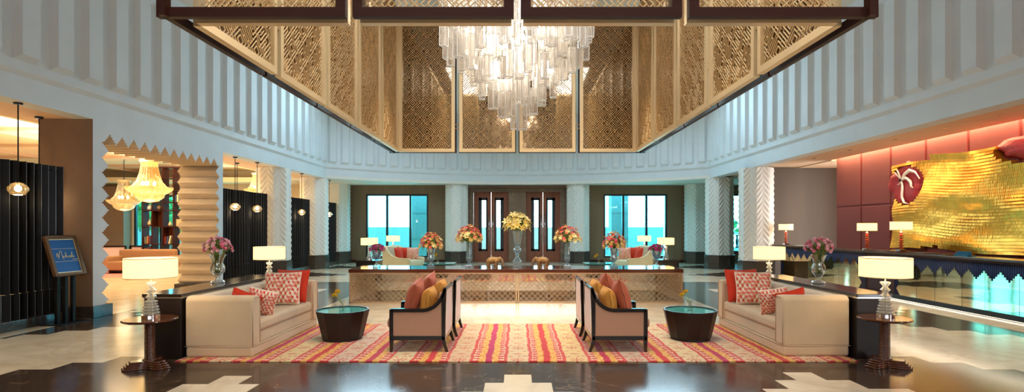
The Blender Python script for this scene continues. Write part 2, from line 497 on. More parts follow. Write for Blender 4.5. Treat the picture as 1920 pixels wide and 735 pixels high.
# ---- zigzag portal pier on the left
def step_wave(t, period, amp, n=4):
    """stepped triangle wave 0..amp"""
    q = (t / period) % 1.0
    k = int(q * 2*n)
    return amp * (k if k <= n else 2*n - k) / n
def portal():
    y0, y1, z0, z1 = 9.36, 13.5, 0.0, ZB
    a, b, h = 9.62, 13.28, 3.14   # nominal opening
    outer = [(y0, z0), (y0, z1), (y1, z1), (y1, z0)]
    inner = []
    dz = 0.27/8
    n = int(round(h/dz))
    # right jamb going up
    pts = []
    for i in range(n):
        w = step_wave((i+0.5)*dz, 0.27, 0.15)
        pts += [(b + w - 0.1, i*dz), (b + w - 0.1, (i+1)*dz)]
    inner += pts
    # head, from right to left
    per = 0.305; nn = int(round((b-a)/(per/8)))
    st = (b-a)/nn
    for i in range(nn):
        y = b - i*st; w = step_wave((b - y + st*0.5), (b-a)/12, 0.17)
        inner += [(y, h + w - 0.02), (y - st, h + w - 0.02)]
    pts = []
    for i in range(n):
        w = step_wave((i+0.5)*dz, 0.27, 0.15)
        pts += [(a - w + 0.1, i*dz), (a - w + 0.1, (i+1)*dz)]
    inner += pts[::-1]
    X0, X1 = -8.4, -XW
    mb = MB()
    def quad4(p, mi): mb.quadpts(*p, mi=mi)
    jr = [(i*dz, b + step_wave((i+0.5)*dz, 0.27, 0.15) - 0.1) for i in range(n)]
    jl = [(i*dz, a - step_wave((i+0.5)*dz, 0.27, 0.15) + 0.1) for i in range(n)]
    hd = [(b - i*st, h + step_wave((i+0.5)*st, (b-a)/12, 0.17) - 0.02) for i in range(nn)]
    for X, mi in ((X1, 0), (X0, 1)):
        for z, y in jr: quad4([(X,y,z),(X,y1,z),(X,y1,z+dz),(X,y,z+dz)], mi)
        for z, y in jl: quad4([(X,y0,z),(X,y,z),(X,y,z+dz),(X,y0,z+dz)], mi)
        zt = n*dz
        quad4([(X,y0,zt),(X,a,zt),(X,a,z1),(X,y0,z1)], mi); quad4([(X,b,zt),(X,y1,zt),(X,y1,z1),(X,b,z1)], mi)
        for y, z in hd: quad4([(X,y-st,z),(X,y,z),(X,y,z1),(X,y-st,z1)], mi)
    # reveals follow the stepped line
    line = []
    for z, y in jr: line += [(y, z), (y, z+dz)]
    line += [(b, n*dz)]
    for y, z in hd: line += [(y, z), (y-st, z)]
    line += [(a, n*dz)]
    for z, y in jl[::-1]: line += [(y, z+dz), (y, z)]
    for p, q in zip(line, line[1:]):
        if abs(p[0]-q[0])+abs(p[1]-q[1]) > 1e-6: quad4([(X0,p[0],p[1]),(X1,p[0],p[1]),(X1,q[0],q[1]),(X0,q[0],q[1])], 1)
    quad4([(X0,y0,0),(X1,y0,0),(X1,y0,z1),(X0,y0,z1)], 2); quad4([(X0,y1,0),(X1,y1,0),(X1,y1,z1),(X0,y1,z1)], 0)
    struct(mb.build('wall_left_portal', [M['white'], M['beige'], M['brown']], recalc=False))
    mb = MB(); mb.box(-8.42, -XW+0.02, 9.34, 9.80, 0, 0.21); mb.box(-8.42, -XW+0.02, 13.08, 13.52, 0, 0.21)
    struct(mb.build('baseboard_left_portal', M['darkbase'], bevel=0.006))
portal()

# ---- columns with the raised leaf pattern
def column_mesh():
    R = 0.475; H0, H1 = 0.53, ZB
    mb = MB(); nf = 8; per = 12; nz = 170
    rows = []
    for j in range(nz+1):
        z = H0 + (H1-H0)*j/nz; row = []
        for f in range(nf):
            a0 = PI/8 + 2*PI*f/nf; a1 = a0 + 2*PI/nf
            p0 = Vector((math.cos(a0), math.sin(a0)))*R/math.cos(PI/8); p1 = Vector((math.cos(a1), math.sin(a1)))*R/math.cos(PI/8)
            nn = (p0+p1).normalized()
            for i in range(per):
                t = i/per; p = p0.lerp(p1, t)
                q = abs(t-0.5)*2            # 0 mid facet .. 1 at the edge
                w = (z*5.4 - (1-q)*1.35) % 1.0
                d = 0.021*min(1.0, q*1.7+0.15)*(math.sin(PI*w/0.72)**0.7 if w < 0.72 else 0.0)
                row.append((p.x + nn.x*d, p.y + nn.y*d, z))
        row.append(row[0]); rows.append(row)
    mb.grid(rows)
    return mb.mesh('column_shaft', M['column'])
cm = column_mesh()
bmb = MB(); Rb = 0.515/math.cos(PI/8)
bmb.prism([(Rb*math.cos(PI/8+PI/4*i), Rb*math.sin(PI/8+PI/4*i)) for i in range(8)], 0, 0.53, 'z')
bme = bmb.mesh('column_base', M['darkbase'])
ci = 0
for (x, y) in ((-7.9,17.3),(-7.9,20.75),(-7.98,23.75),(7.72,17.25),(7.86,20.75),(7.98,23.75),(-2.72,23.98),(2.72,23.98)):
    o = struct(obj('column', cm, loc=(x, y, 0)))
    struct(obj('column_base', bme, o))

# ---- back wall
def back_wall():
    mb = MB(); y0, y1 = YB, YB+0.25
    spans = [(-9.0,-6.87),(-4.04,-2.34),(2.34,3.92),(6.8,9.55),(10.25,11.0)]
    for a, b in spans: mb.box(a, b, y0, y1, 0, ZB)
    for a, b, s, t in ((-6.87,-4.04,0.22,3.1),(3.92,6.8,0.22,3.1),(9.55,10.25,0.45,3.1)):
        mb.box(a, b, y0, y1, 0, s); mb.box(a, b, y0, y1, t, ZB)
    struct(mb.build('wall_back', M['taupe']))
    mb = MB()
    for a, b in spans[:4]: mb.box(a, b, y0-0.015, y0, 0, 0.12)
    struct(mb.build('baseboard_back', M['walnutdk']))
    # stone door surround, stepped
    mb = MB()
    for k, (w, h, d0, d1) in enumerate(((2.34,3.5,0.0,0.12),(2.16,3.36,0.12,0.3))):
        pass
    mb.box(-2.34,-2.2,YB-0.03,YB+0.5,0,ZB); mb.box(2.2,2.34,YB-0.03,YB+0.5,0,ZB); mb.box(-2.2,2.2,YB-0.03,YB+0.5,3.38,ZB)
    mb.box(-2.2,-2.0,YB+0.1,YB+0.5,0,3.38); mb.box(1.96,2.2,YB+0.1,YB+0.5,0,3.38); mb.box(-2.0,1.96,YB+0.1,YB+0.5,3.2,3.38)
    mb.box(-0.4,0.4,YB+0.1,YB+0.5,0,3.2)
    struct(mb.build('trim_1', M['stone'], bevel=0.008))
back_wall()
def door_leaf(x0, x1, glass_side, hx, i):
    y0, y1 = YB+0.26, YB+0.32
    w = x1-x0; gw = 0.32
    g0 = x0+0.27 if glass_side < 0 else x1-0.27-gw
    g1 = g0+gw
    mb = MB()
    mb.box(x0, g0, y0, y1, 0, 3.2); mb.box(g1, x1, y0, y1, 0, 3.2); mb.box(g0, g1, y0, y1, 0, 0.55); mb.box(g0, g1, y0, y1, 2.92, 3.2)
    d = struct(mb.build('door_%d' % i, M['doorwood'], bevel=0.004))
    f = MB(); b = 0.045
    f.box(g0-b, g0+0.10, y0-0.015, y1+0.015, 0.52, 2.95) if glass_side < 0 else f.box(g0-b, g0+0.03, y0-0.015, y1+0.015, 0.52, 2.95)
    f.box(g1-0.03, g1+b, y0-0.015, y1+0.015, 0.52, 2.95) if glass_side < 0 else f.box(g1-0.10, g1+b, y0-0.015, y1+0.015, 0.52, 2.95)
    f.box(g0-b, g1+b, y0-0.015, y1+0.015, 0.50, 0.6); f.box(g0-b, g1+b, y0-0.015, y1+0.015, 2.83, 2.95)
    f.build('door_frame', M['frame'], d)
    MB().box(g0, g1, y0+0.025, y0+0.032, 0.55, 2.92).build('pane', M['clearpane'], d)
    h = MB(); h.tube([(hx, y0-0.06, 0.75), (hx, y0-0.06, 2.2)], 0.018, 10)
    for z in (0.9, 2.05): h.tube([(hx, y0, z), (hx, y0-0.06, z)], 0.012, 8)
    h.build('handle', M['chrome'], d, smooth=True)
door_leaf(-2.0,-1.205,-1,-1.29,1); door_leaf(-1.195,-0.4,1,-1.12,2)
door_leaf(0.4,1.17,-1,1.09,3); door_leaf(1.18,1.96,1,1.26,4)

def window(name, x0, x1, z0, z1, mull, depth=0.12, y=YB):
    y0 = y+0.02; y1 = y0+depth; b = 0.075
    mb = MB()
    mb.box(x0,x0+b,y0,y1,z0,z1); mb.box(x1-b,x1,y0,y1,z0,z1); mb.box(x0+b,x1-b,y0,y1,z0,z0+b); mb.box(x0+b,x1-b,y0,y1,z1-b,z1)
    for m in mull: mb.box(m-0.045,m+0.045,y0,y1,z0+b,z1-b)
    w = struct(mb.build(name, M['frame']))
    edges = [x0+b] + [q for m in mull for q in (m-0.045, m+0.045)] + [x1-b]
    for i in range(0, len(edges), 2):
        MB().box(edges[i], edges[i+1], y0+0.05, y0+0.056, z0+b, z1-b).build('pane', M['winglass'], w)
window('window_1', -6.87, -4.04, 0.22, 3.1, (-5.92, -4.86))
window('window_2', 3.92, 6.8, 0.22, 3.1, (4.81, 5.87))
window('window_3', 9.55, 10.25, 0.45, 3.1, ())
# outside: parapet, piers, balustrade
M['concrete'] = mat('terrace_concrete', C(120,122,120), 0.9, var=0.06)
struct(MB().box(-30, 8.5, 31.0, 31.3, -0.2, 1.6).build('wall_terrace', M['concrete']))
struct(MB().box(-30, 14, YB+0.3, 45, -0.2, -0.02).build('terrace_floor', M['concrete'])) 
for x in (-4.95, 5.15):
    mb = MB(); mb.box(x-0.42, x+0.42, 26.8, 27.6, -0.1, 6)
    for z in (1.0, 2.3, 3.6): mb.box(x-0.44, x+0.44, 26.78, 27.62, z, z+0.02)
    struct(mb.build('column', M['concrete']))
def balustrade():
    mb = MB(); prof = [(0.09,0),(0.09,0.06),(0.05,0.1),(0.085,0.3),(0.05,0.52),(0.045,0.6),(0.08,0.66),(0.08,0.7)]
    r = thing('balustrade', 'stone balustrade outside the narrow window beyond the right columns', 'balustrade', (0,0,0))
    MB().box(8.6,13.5,28.2,28.6,1.22,1.34).build('rail', M['concrete'], r)
    MB().box(8.6,13.5,28.2,28.6,-0.05,0.5).build('plinth', M['concrete'], r)
    me = MB().lathe(prof, 12).mesh('baluster', M['blackmetal'], smooth=True)
    for i in range(14): obj('baluster', me, r, loc=(9.3+0.3*i, 28.4, 0.5))
balustrade()

# ---- right: taupe wall and red upholstered wall
slab('wall_right_return', 8.15, 10.95, 17.3, 17.45, 0, ZB+0.02, M['taupe2'])
def red_wall():
    mb = MB(); x0 = 9.2
    pw = 1.13; y = 15.4; g = 0.012
    while y > 0.5:
        for z0, z1 in ((0.0,2.17),(2.17,3.66)):
            a, b = y-pw+g/2, y-g/2; c, d = z0+g/2, z1-g/2; e = 0.03
            n = len(mb.v)
            mb.v += [(x0+0.03,a,c),(x0+0.03,b,c),(x0+0.03,b,d),(x0+0.03,a,d),(x0,a+e,c+e),(x0,b-e,c+e),(x0,b-e,d-e),(x0,a+e,d-e)]
            for q in ((4,7,6,5),(0,4,5,1),(1,5,6,2),(2,6,7,3),(3,7,4,0)): mb.face([n+i for i in q])
        y -= pw
    mb.box(x0+0.028, x0+0.25, 0.3, 15.4, 0, 3.66)
    struct(mb.build('wall_right', M['redwall'], recalc=False))
red_wall()
struct(MB().box(9.05,10.9,0.2,0.3,0,3.8).build('wall_right_front', M['taupe2']))

# ---- the lounge beyond the portal
slab('ceiling_lounge', -26, -8.7, -4, 24.4, 4.15, 4.25, M['warmceil'])
def lounge_ceiling_trim():
    mb = MB()
    for y in (5.5, 8.2, 10.9, 13.6, 16.3, 19.0, 21.7): mb.box(-24,-8.9,y,y+0.10,4.06,4.16)
    for x in (-10.2,-13.5,-17.0,-20.5): mb.box(x,x+0.10,-3,24,4.04,4.16)
    struct(mb.build('trim_2', M['tanceil']))
    mb = MB(); mb.box(-8.85,-8.7,-4,24.2,ZB,4.2)
    struct(mb.build('trim_3', M['warmceil']))
    # cove step round the room
    mb = MB(); mb.box(-24,-8.9,23.0,24.2,3.55,3.75); mb.box(-24.2,-23,-3,24.2,3.55,3.75)
    struct(mb.build('trim_4', M['warmceil']))
lounge_ceiling_trim()
def lounge_walls():
    mb = MB(); y0, y1 = YB, YB+0.25
    mb.box(-26,-17.4,y0,y1,0,4.2); mb.box(-17.4,-11.9,y0,y1,3.05,4.2); mb.box(-17.4,-11.9,y0,y1,0,0.2); mb.box(-11.9,-9.0,y0,y1,0,4.2)
    struct(mb.build('wall_left_lounge', M['beige']))
    struct(MB().box(-19.2,-17.5,YB-0.5,YB,0,3.4).build('wall_left_panel', M['brown']))
    struct(MB().box(-25.2,-25,-4,24.4,0,4.2).build('wall_left_far', M['beige']))
    struct(MB().box(-25.2,-8.4,-4.2,-4,0,4.2).build('wall_left_front', M['beige']))
    window('window_4', -17.4, -11.9, 0.2, 3.05, (-16.2,-14.8,-13.3))
lounge_walls()
# ================================================================== HANGING LATTICE SCREEN
def clip_seg(p, q, x0, x1, z0, z1):
    dx, dz = q[0]-p[0], q[1]-p[1]; t0, t1 = 0.0, 1.0
    for a, b in ((-dx, p[0]-x0), (dx, x1-p[0]), (-dz, p[1]-z0), (dz, z1-p[1])):
        if abs(a) < 1e-12:
            if b < 0: return None
        else:
            t = b/a
            if a < 0: t0 = max(t0, t)
            else: t1 = min(t1, t)
    if t1 - t0 < 1e-4: return None
    return (p[0]+dx*t0, p[1]+dz*t0), (p[0]+dx*t1, p[1]+dz*t1)

def bars_xz(mb, segs, w, y0, y1):
    for (a, b) in segs:
        d = Vector((b[0]-a[0], b[1]-a[1])); l = d.length
        if l < 1e-5: continue
        d /= l; n = Vector((-d.y, d.x))*w/2
        P = [(a[0]+n.x, a[1]+n.y), (b[0]+n.x, b[1]+n.y), (b[0]-n.x, b[1]-n.y), (a[0]-n.x, a[1]-n.y)]
        k = len(mb.v)
        mb.v += [(u, y0, v) for u, v in P] + [(u, y1, v) for u, v in P]
        for q in ((0,1,2,3),(4,7,6,5),(0,4,5,1),(1,5,6,2),(2,6,7,3),(3,7,4,0)): mb.face([k+i for i in q])

def maze_segments(x0, x1, z0, z1, c=0.036):
    """fret pattern on a 45-degree grid of pitch c, tile of 6 cells"""
    T = 6*c; s = math.sqrt(0.5); out = []
    tile_a = []   # concentric squares
    for k in (1, 2):
        a, b = k, 6-k
        tile_a += [((a,a),(b,a)),((b,a),(b,b)),((b,b),(a,b)),((a,b),(a,a))]
    tile_a += [((0,3),(1,3)),((5,3),(6,3))]
    tile_b = [((0,1),(6,1)),((0,2),(4,2)),((0,3),(6,3)),((4,2),(4,3)),((1,4),(6,4)),((1,4),(1,6)),((2,5),(5,5)),((3,5),(3,6))]
    tile_c = [((1,0),(1,6)),((2,0),(2,4)),((3,0),(3,6)),((2,4),(3,4)),((4,1),(4,6)),((4,1),(6,1)),((5,2),(5,5)),((5,3),(6,3))]
    border = [((0,0),(6,0)),((0,0),(0,6)),((0,1),(1,1))]
    R = int((x1-x0+z1-z0)/T)+3
    cx, cz = (x0+x1)/2, (z0+z1)/2
    for i in range(-R, R):
        for j in range(-R, R):
            u0, v0 = i*T, j*T
            mx, mz = cx+(u0+T/2-v0-T/2)*s, cz+(u0+v0+T)*s
            if mx < x0-T or mx > x1+T or mz < z0-T or mz > z1+T: continue
            k = (i*2+j) % 4
            t = tile_a if (i+j) % 2 == 0 else (tile_b if k < 2 else tile_c)
            for (a, b) in border+t:
                ua, va, ub, vb = u0+a[0]*c, v0+a[1]*c, u0+b[0]*c, v0+b[1]*c
                p = (cx+(ua-va)*s, cz+(ua+va)*s); q = (cx+(ub-vb)*s, cz+(ub+vb)*s)
                r = clip_seg(p, q, x0, x1, z0, z1)
                if r: out.append(r)
    return out

PH = 3.0
def panel_meshes(w):
    fr = MB(); b = 0.07
    fr.box(-w/2,-w/2+b,0,0.065,0,PH); fr.box(w/2-b,w/2,0,0.065,0,PH); fr.box(-w/2+b,w/2-b,0,0.065,0,b); fr.box(-w/2+b,w/2-b,0,0.065,PH-b,PH)
    la = MB(); bars_xz(la, maze_segments(-w/2+b,w/2-b,b,PH-b), 0.0074, 0.036, 0.046)
    gl = MB(); gl.box(-w/2+b*0.5,w/2-b*0.5,0.062,0.070,b*0.5,PH-b*0.5)
    lo = MB(); bars_xz(lo, maze_segments(-w/2+b,w/2-b,b,PH-b), 0.0074, 0.12, 0.132)
    cl = MB()
    for z in (0.5, 0.58): cl.tube([(w/2-0.01,0.03,z),(w/2+0.09,0.03,z)], 0.011, 8)
    return dict(frame=fr.mesh('panel_frame', M['gold']), lat=la.mesh('fretwork', M['goldlat'], recalc=False), gl=gl.mesh('backing', M['bronzeglass']),
                lo=lo.mesh('outer_fretwork', M['goldlat'], recalc=False), cl=cl.mesh('clip', M['brass'], smooth=True))
def outer_mesh(e0, e1):
    mb = MB(); b = 0.075
    mb.box(e0,e0+b,0.14,0.19,-0.0,PH); mb.box(e1-b,e1,0.14,0.19,-0.0,PH); mb.box(e0+b,e1-b,0.14,0.19,-0.0,b); mb.box(e0+b,e1-b,0.14,0.19,PH-b,PH)
    return mb.mesh('outer_frame', M['walnutdk'])

SX, SY0, SY1, SZ = 2.5, 4.22, 11.25, 3.19
def build_screen():
    root = thing('hanging_screen', 'large suspended gold fretwork enclosure around the crystal chandelier, dark wood outer frames', 'hanging screen', (0, (SY0+SY1)/2, SZ))
    cy = (SY0+SY1)/2
    wF = 1.18; wS = (SY1-SY0-4*0.085)/5
    mF = panel_meshes(wF); mS = panel_meshes(wS)
    outs = {}
    def place(m, w, loc, rz, ext, near):
        p = obj('lattice_panel', m['frame'], root, loc=(loc[0], loc[1]-cy, 0), rot=(0,0,rz))
        obj('fretwork', m['lat'], p); obj('clip', m['cl'], p)
        if not near: obj('backing', m['gl'], p)
        if near: obj('outer_fretwork', m['lo'], p)
        key = (round(w,3), ext)
        if key not in outs: outs[key] = outer_mesh(-w/2-0.02-(0.21 if ext == -1 else 0), w/2+0.02+(0.21 if ext == 1 else 0))
        obj('outer_frame', outs[key], p)
    gap = (2*SX-4*wF)/3
    for i in range(4):
        x = -SX + wF/2 + i*(wF+gap)
        place(mF, wF, (x, SY1), 0.0, -1 if i == 0 else (1 if i == 3 else 0), False)
        place(mF, wF, (x, SY0), PI, 1 if i == 0 else (-1 if i == 3 else 0), True)
    for i in range(5):
        y = SY0 + wS/2 + i*(wS+0.085)
        place(mS, wS, (-SX, y), PI/2, -1 if i == 0 else (1 if i == 4 else 0), False)
        place(mS, wS, (SX, y), -PI/2, 1 if i == 0 else (-1 if i == 4 else 0), False)
    # hanging rods to the ceiling
    rods = MB()
    for x in (-SX-0.1, SX+0.1):
        for y in (SY0, 6.0, 7.7, 9.5, SY1): rods.tube([(x, y-cy, PH-0.05), (x, y-cy, ZC-SZ)], 0.014, 8)
    rods.build('hanging_rod', M['walnutdk'], root)
build_screen()

# ================================================================== CRYSTAL CHANDELIER
def chandelier():
    cx, cy = 0.0, 7.62; rng = random.Random(5)
    root = thing('crystal_chandelier', 'tiered crystal prism chandelier glowing inside the gold fretwork enclosure', 'chandelier', (cx, cy, 0))
    plate = MB(); plate.lathe([(0.02,5.45),(1.0,5.45),(1.0,5.52),(0.3,5.6),(0.06,5.7)], 40)
    plate.build('top_plate', M['chrome'], root, smooth=False)
    MB().tube([(0,0,5.6),(0,0,ZC)], 0.03, 10).build('hanging_rod', M['chrome'], root)
    def crystal_prism(mb, w, h, Mx=None):
        a = w/2; e = 0.0035
        mb.box(-a,a,-a,a,0,h, 0, Mx)
        for sx in (-1,1):
            for sy in (-1,1): mb.box(sx*a-e,sx*a+e,sy*a-e,sy*a+e,-e,h+e, 1, Mx)
            for z in (0, h):
                mb.box(sx*a-e,sx*a+e,-a,a,z-e,z+e, 1, Mx); mb.box(-a,a,sx*a-e,sx*a+e,z-e,z+e, 1, Mx)
    def prism_mesh(w, h):
        mb = MB()
        crystal_prism(mb, w, h)
        return mb.mesh('crystal', [M['chand'], M['chandglint']], recalc=False)
    kinds = [prism_mesh(w, h) for w, h in ((0.085,0.34),(0.10,0.40),(0.08,0.28),(0.115,0.36),(0.095,0.46))]
    def rmax(z): return min(1.06, 0.08 + 1.0*max(0, (z-3.02)/1.0)**0.95)
    spots = []
    z = 3.02
    layers = []
    while z < 5.3:
        layers.append(z); z += 0.15
    for z in layers:
        R = rmax(z); got = []
        want = int(2 + 24*(R/1.06)**1.5); tries = 0
        while len(got) < want and tries < 500:
            tries += 1
            a = rng.random()*2*PI; r = R*math.sqrt(rng.uniform(0.25 if z > 3.5 else 0, 1))
            x, y = r*math.cos(a), r*math.sin(a)
            if all((x-p[0])**2+(y-p[1])**2 > 0.13**2 for p in got) and all((x-p[0])**2+(y-p[1])**2 > 0.12**2 or abs(z-p[2]) > 0.36 for p in spots):
                got.append((x, y, z))
        spots += [(x, y, z+rng.uniform(-0.05,0.05)) for x, y, _ in got]
    spots.sort(key=lambda p: p[1] + 0.15*p[2])
    cords = MB(); rest = MB(); n = 0
    for i, (x, y, z) in enumerate(spots):
        k = rng.randrange(5); rz = rng.random()*PI/2
        h = kinds[k].vertices[6].co.z if False else (0.34,0.40,0.28,0.36,0.46)[k]
        cords.tube([(x, y, z+h), (x, y, 5.46)], 0.0025, 4)
        if n < 98 and z < 5.0:
            obj('crystal', kinds[k], root, loc=(x, y, z), rot=(0, 0, rz)); n += 1
        else:
            w = (0.085,0.10,0.08,0.115,0.095)[k]; Mx = Matrix.Translation((x, y, z)) @ Matrix.Rotation(rz, 4, 'Z')
            crystal_prism(rest, w, h, Mx)
    cords.build('cord', M['chrome'], root, recalc=False)
    r = rest.build('remaining_crystals', [M['chand'], M['chandglint']], root, recalc=False); r['kind'] = 'stuff'
    bm_ = MB().ell((0,0,0), (0.035,0.035,0.05), 8, 6).mesh('bulb', M['bulb'], smooth=True)
    for n_, r_, z_ in ((10,0.55,4.75),(5,0.22,4.25)):
        for i in range(n_): obj('bulb', bm_, root, loc=(r_*math.cos(2*PI*i/n_), r_*math.sin(2*PI*i/n_), z_))
    return len(spots)
chandelier()
# ================================================================== RUG
def rug():
    x0, x1, y0, y1 = -4.06, 4.04, 6.32, 8.76
    nx, ny = 810, 246
    xs = np.linspace(x0, x1, nx); ys = np.linspace(y0, y1, ny)
    X, Y = np.meshgrid(xs, ys)
    rng = np.random.RandomState(3)
    def lin(*c): return np.array(C(*c)[:3])
    P = 0.706
    wob = 0.006*np.sin(Y*9+X*3) + 0.004*np.sin(Y*23)
    Xw = X + wob
    u = (Xw-0.01)/P; k = np.floor(u+0.5).astype(int); a = np.abs(u-k)*P; sgn = np.sign(u-k)
    beige = [lin(222,190,148), lin(226,192,134), lin(214,182,156), lin(230,202,158), lin(218,180,142)]
    col = np.zeros(X.shape+(3,))
    for kk in np.unique(k): col[k == kk] = beige[kk % 5]
    # horizontal colour streaks in the weave
    st = np.repeat(rng.uniform(-1,1,(ny//3+1,1)),3,axis=0)[:ny]
    st2 = rng.uniform(-1,1,(ny,nx//27+1)); st2 = np.repeat(st2,27,axis=1)[:,:nx]
    # toothed red bands
    red = lin(206,52,50); pinkred = lin(214,70,72); org = lin(232,164,72); ylw = lin(236,188,104); white = lin(236,206,168)
    tb = (a > 0.127) & (a <= 0.235)
    col[tb] = red
    ph = (Y*1.0) % 0.115/0.115
    tooth = np.abs(ph-0.5)*2
    ta = (a-0.127)/(0.235-0.127)
    fl = tb & (ta > 0.38) & (ta < 0.98) & (tooth < 0.85*np.clip(1.25-ta, 0.25, 1)) & (np.abs(ta-0.62) > 0.03)
    col[fl] = white
    dots = tb & (ta < 0.3) & ((np.floor(Y*42)+np.floor(X*42)) % 3 == 0)
    col[dots] = lin(226,110,96)
    ob = (a > 0.235) & (a <= 0.313)
    col[ob] = org
    col[ob & (np.sin(Y*26)*np.sin(X*60) > 0.2)] = ylw
    col[ob & (np.sin(Y*55+1)*np.sin(X*80) > 0.72)] = lin(214,122,60)
    sb = a > 0.313
    kk2 = np.floor(u).astype(int)
    sol = [lin(204,44,42), lin(190,40,86), lin(212,36,44), lin(196,40,70)]
    for q in np.unique(kk2): col[sb & (kk2 == q)] = sol[(q*3) % 4]
    # little flowers, dashes and stars in the pale bands
    pb = a <= 0.125
    dx = (u-k)*P
    per = 0.62
    yy = (Y - 6.32 + 0.06) % per
    def put(mask, c):
        col[pb & mask] = c
    for (cx, cy) in ((0,0.13),):
        d = np.hypot((dx-cx)*1.0, (yy-cy)); an = np.arctan2(yy-cy, dx-cx)
        put((d > 0.025) & (d < 0.085) & (np.cos(an*8) > 0.35), lin(200,70,60))
        put(d < 0.016, lin(170,60,50))
    d = np.abs(dx)/0.07 + np.abs(yy-0.42)/0.035
    put((d < 1) & (d > 0.5), lin(206,92,74)); put(d < 0.25, lin(196,80,66))
    for cx, cy, w in ((-0.09,0.27,0.02),(0.085,0.3,0.018),(0.07,0.55,0.02),(-0.085,0.56,0.022),(0.02,0.29,0.015)):
        put((np.abs(dx-cx) < w) & (np.abs(yy-cy) < 0.011), lin(190,80,62))
    put((np.abs(np.sin(Y*70)) < 0.10) & (st2 > 0.35), lin(240,214,120))
    col = col*(1+0.05*st[:, :, None] + 0.07*st2[:, :, None] + 0.05*rng.uniform(-1,1,X.shape)[:, :, None])
    col = np.clip(col*0.76, 0, 1)
    Z = np.full(X.shape, 0.014)
    v = np.stack([X, Y, Z], -1).reshape(-1, 3)
    i = np.arange(nx*ny).reshape(ny, nx)
    f = np.stack([i[:-1,:-1], i[:-1,1:], i[1:,1:], i[1:,:-1]], -1).reshape(-1, 4)
    me = bpy.data.meshes.new('rug')
    nv = len(v)
    # skirt so that the rug has thickness
    ring = np.concatenate([i[0,:], i[1:,-1], i[-1,-2::-1], i[-2:0:-1,0]])
    low = v[ring].copy(); low[:,2] = 0.001
    m = len(ring); nb = nv+np.arange(m)
    side = np.stack([ring, nb, np.roll(nb,-1), np.roll(ring,-1)], -1)
    allv = np.concatenate([v, low]); allf = np.concatenate([f, side])
    me.vertices.add(len(allv)); me.vertices.foreach_set('co', allv.ravel().astype(np.float32))
    me.loops.add(allf.size); me.loops.foreach_set('vertex_index', allf.ravel().astype(np.int32))
    me.polygons.add(len(allf)); me.polygons.foreach_set('loop_start', np.arange(0, allf.size, 4, dtype=np.int32))
    me.update(calc_edges=True)
    cc = np.ones((len(allv), 4)); cc[:nv,:3] = col.reshape(-1,3); cc[nv:,:3] = col.reshape(-1,3)[ring]*0.8
    set_colors(me, cc)
    me.materials.append(attr_mat('rug_wool', 0.9, bump=0.5, bscale=220, sheen=0.15))
    o = bpy.data.objects.new('rug', me); COL.objects.link(o)
    tag(o, 'long red, orange and beige striped flatweave rug under the seating group', 'rug')
rug()

# ================================================================== CUSHIONS
def cushion_mesh(name, w, h, t, m, n=28, pinch=0.06, cubes=False):
    """upright cushion in the XZ plane, front towards -Y, centred on its bottom edge"""
    N = 124 if cubes else n
    us = np.linspace(-1, 1, N+1)
    def side(sg):
        rows = []
        for vv in us:
            row = []
            for uu in us:
                q = (1-abs(uu)**2.6)*(1-abs(vv)**2.6)
                x = uu*w/2*(1-pinch*(1-vv*vv)); z = h/2+vv*h/2*(1-pinch*(1-uu*uu))
                row.append((x, sg*(t/2*q**0.55+0.004), z))
            rows.append(row)
        return rows
    mb = MB(); mb.grid(side(-1)); a = len(mb.v); mb.grid([r[::-1] for r in side(1)])
    # piping round the edge
    e = [(us_i, -1) for us_i in us] + [(1, q) for q in us] + [(-q, 1) for q in us] + [(-1, -q) for q in us]
    pts = [(uu*w/2*(1-pinch*(1-vv*vv)), 0, h/2+vv*h/2*(1-pinch*(1-uu*uu))) for uu, vv in e[::(5 if cubes else 2)]]
    b = len(mb.v)
    mb.tube(pts+[pts[0]], 0.009, 6)
    me = mb.mesh(name, m, smooth=True, recalc=False)
    if cubes:
        co = np.array(mb.v); cc = np.ones((len(co), 4))
        s = w/8.2/math.sqrt(3)*1.0
        px, pz = co[:,0], co[:,2]
        q = (math.sqrt(3)/3*px - pz/3)/s; r = (2/3*pz)/s
        x = q; z = r; y = -x-z
        rx, ry, rz = np.round(x), np.round(y), np.round(z)
        dx, dy, dz = abs(rx-x), abs(ry-y), abs(rz-z)
        fx = (dx > dy) & (dx > dz); fz = ~fx & (dz >= dy)
        rx = np.where(fx, -ry-rz, rx); rz = np.where(fz, -rx-ry, rz)
        cx = s*(math.sqrt(3)*rx + math.sqrt(3)/2*rz); cz = s*1.5*rz
        an = (np.degrees(np.arctan2(pz-cz, px-cx)) + 360) % 360
        h1 = (np.sin(rx*12.9+rz*78.2)*43758.5) % 1
        tone = [np.array(C(*c)[:3]) for c in ((238,214,186),(214,78,74),(232,150,128),(206,168,120),(242,224,204),(226,110,104))]
        for i in range(len(co)):
            sec = 0 if 30 <= an[i] < 150 else (1 if 150 <= an[i] < 270 else 2)
            hh = h1[i]
            if sec == 0: c = tone[3] if hh < .5 else tone[0]
            elif sec == 1: c = tone[1] if hh < .6 else tone[5]
            else: c = tone[4] if hh < .6 else tone[2]
            cc[i,:3] = c
        cc[b:,:3] = tone[4]
        set_colors(me, cc)
    return me
M['cubes'] = attr_mat('cube_print_fabric', 0.8, bump=0.1)
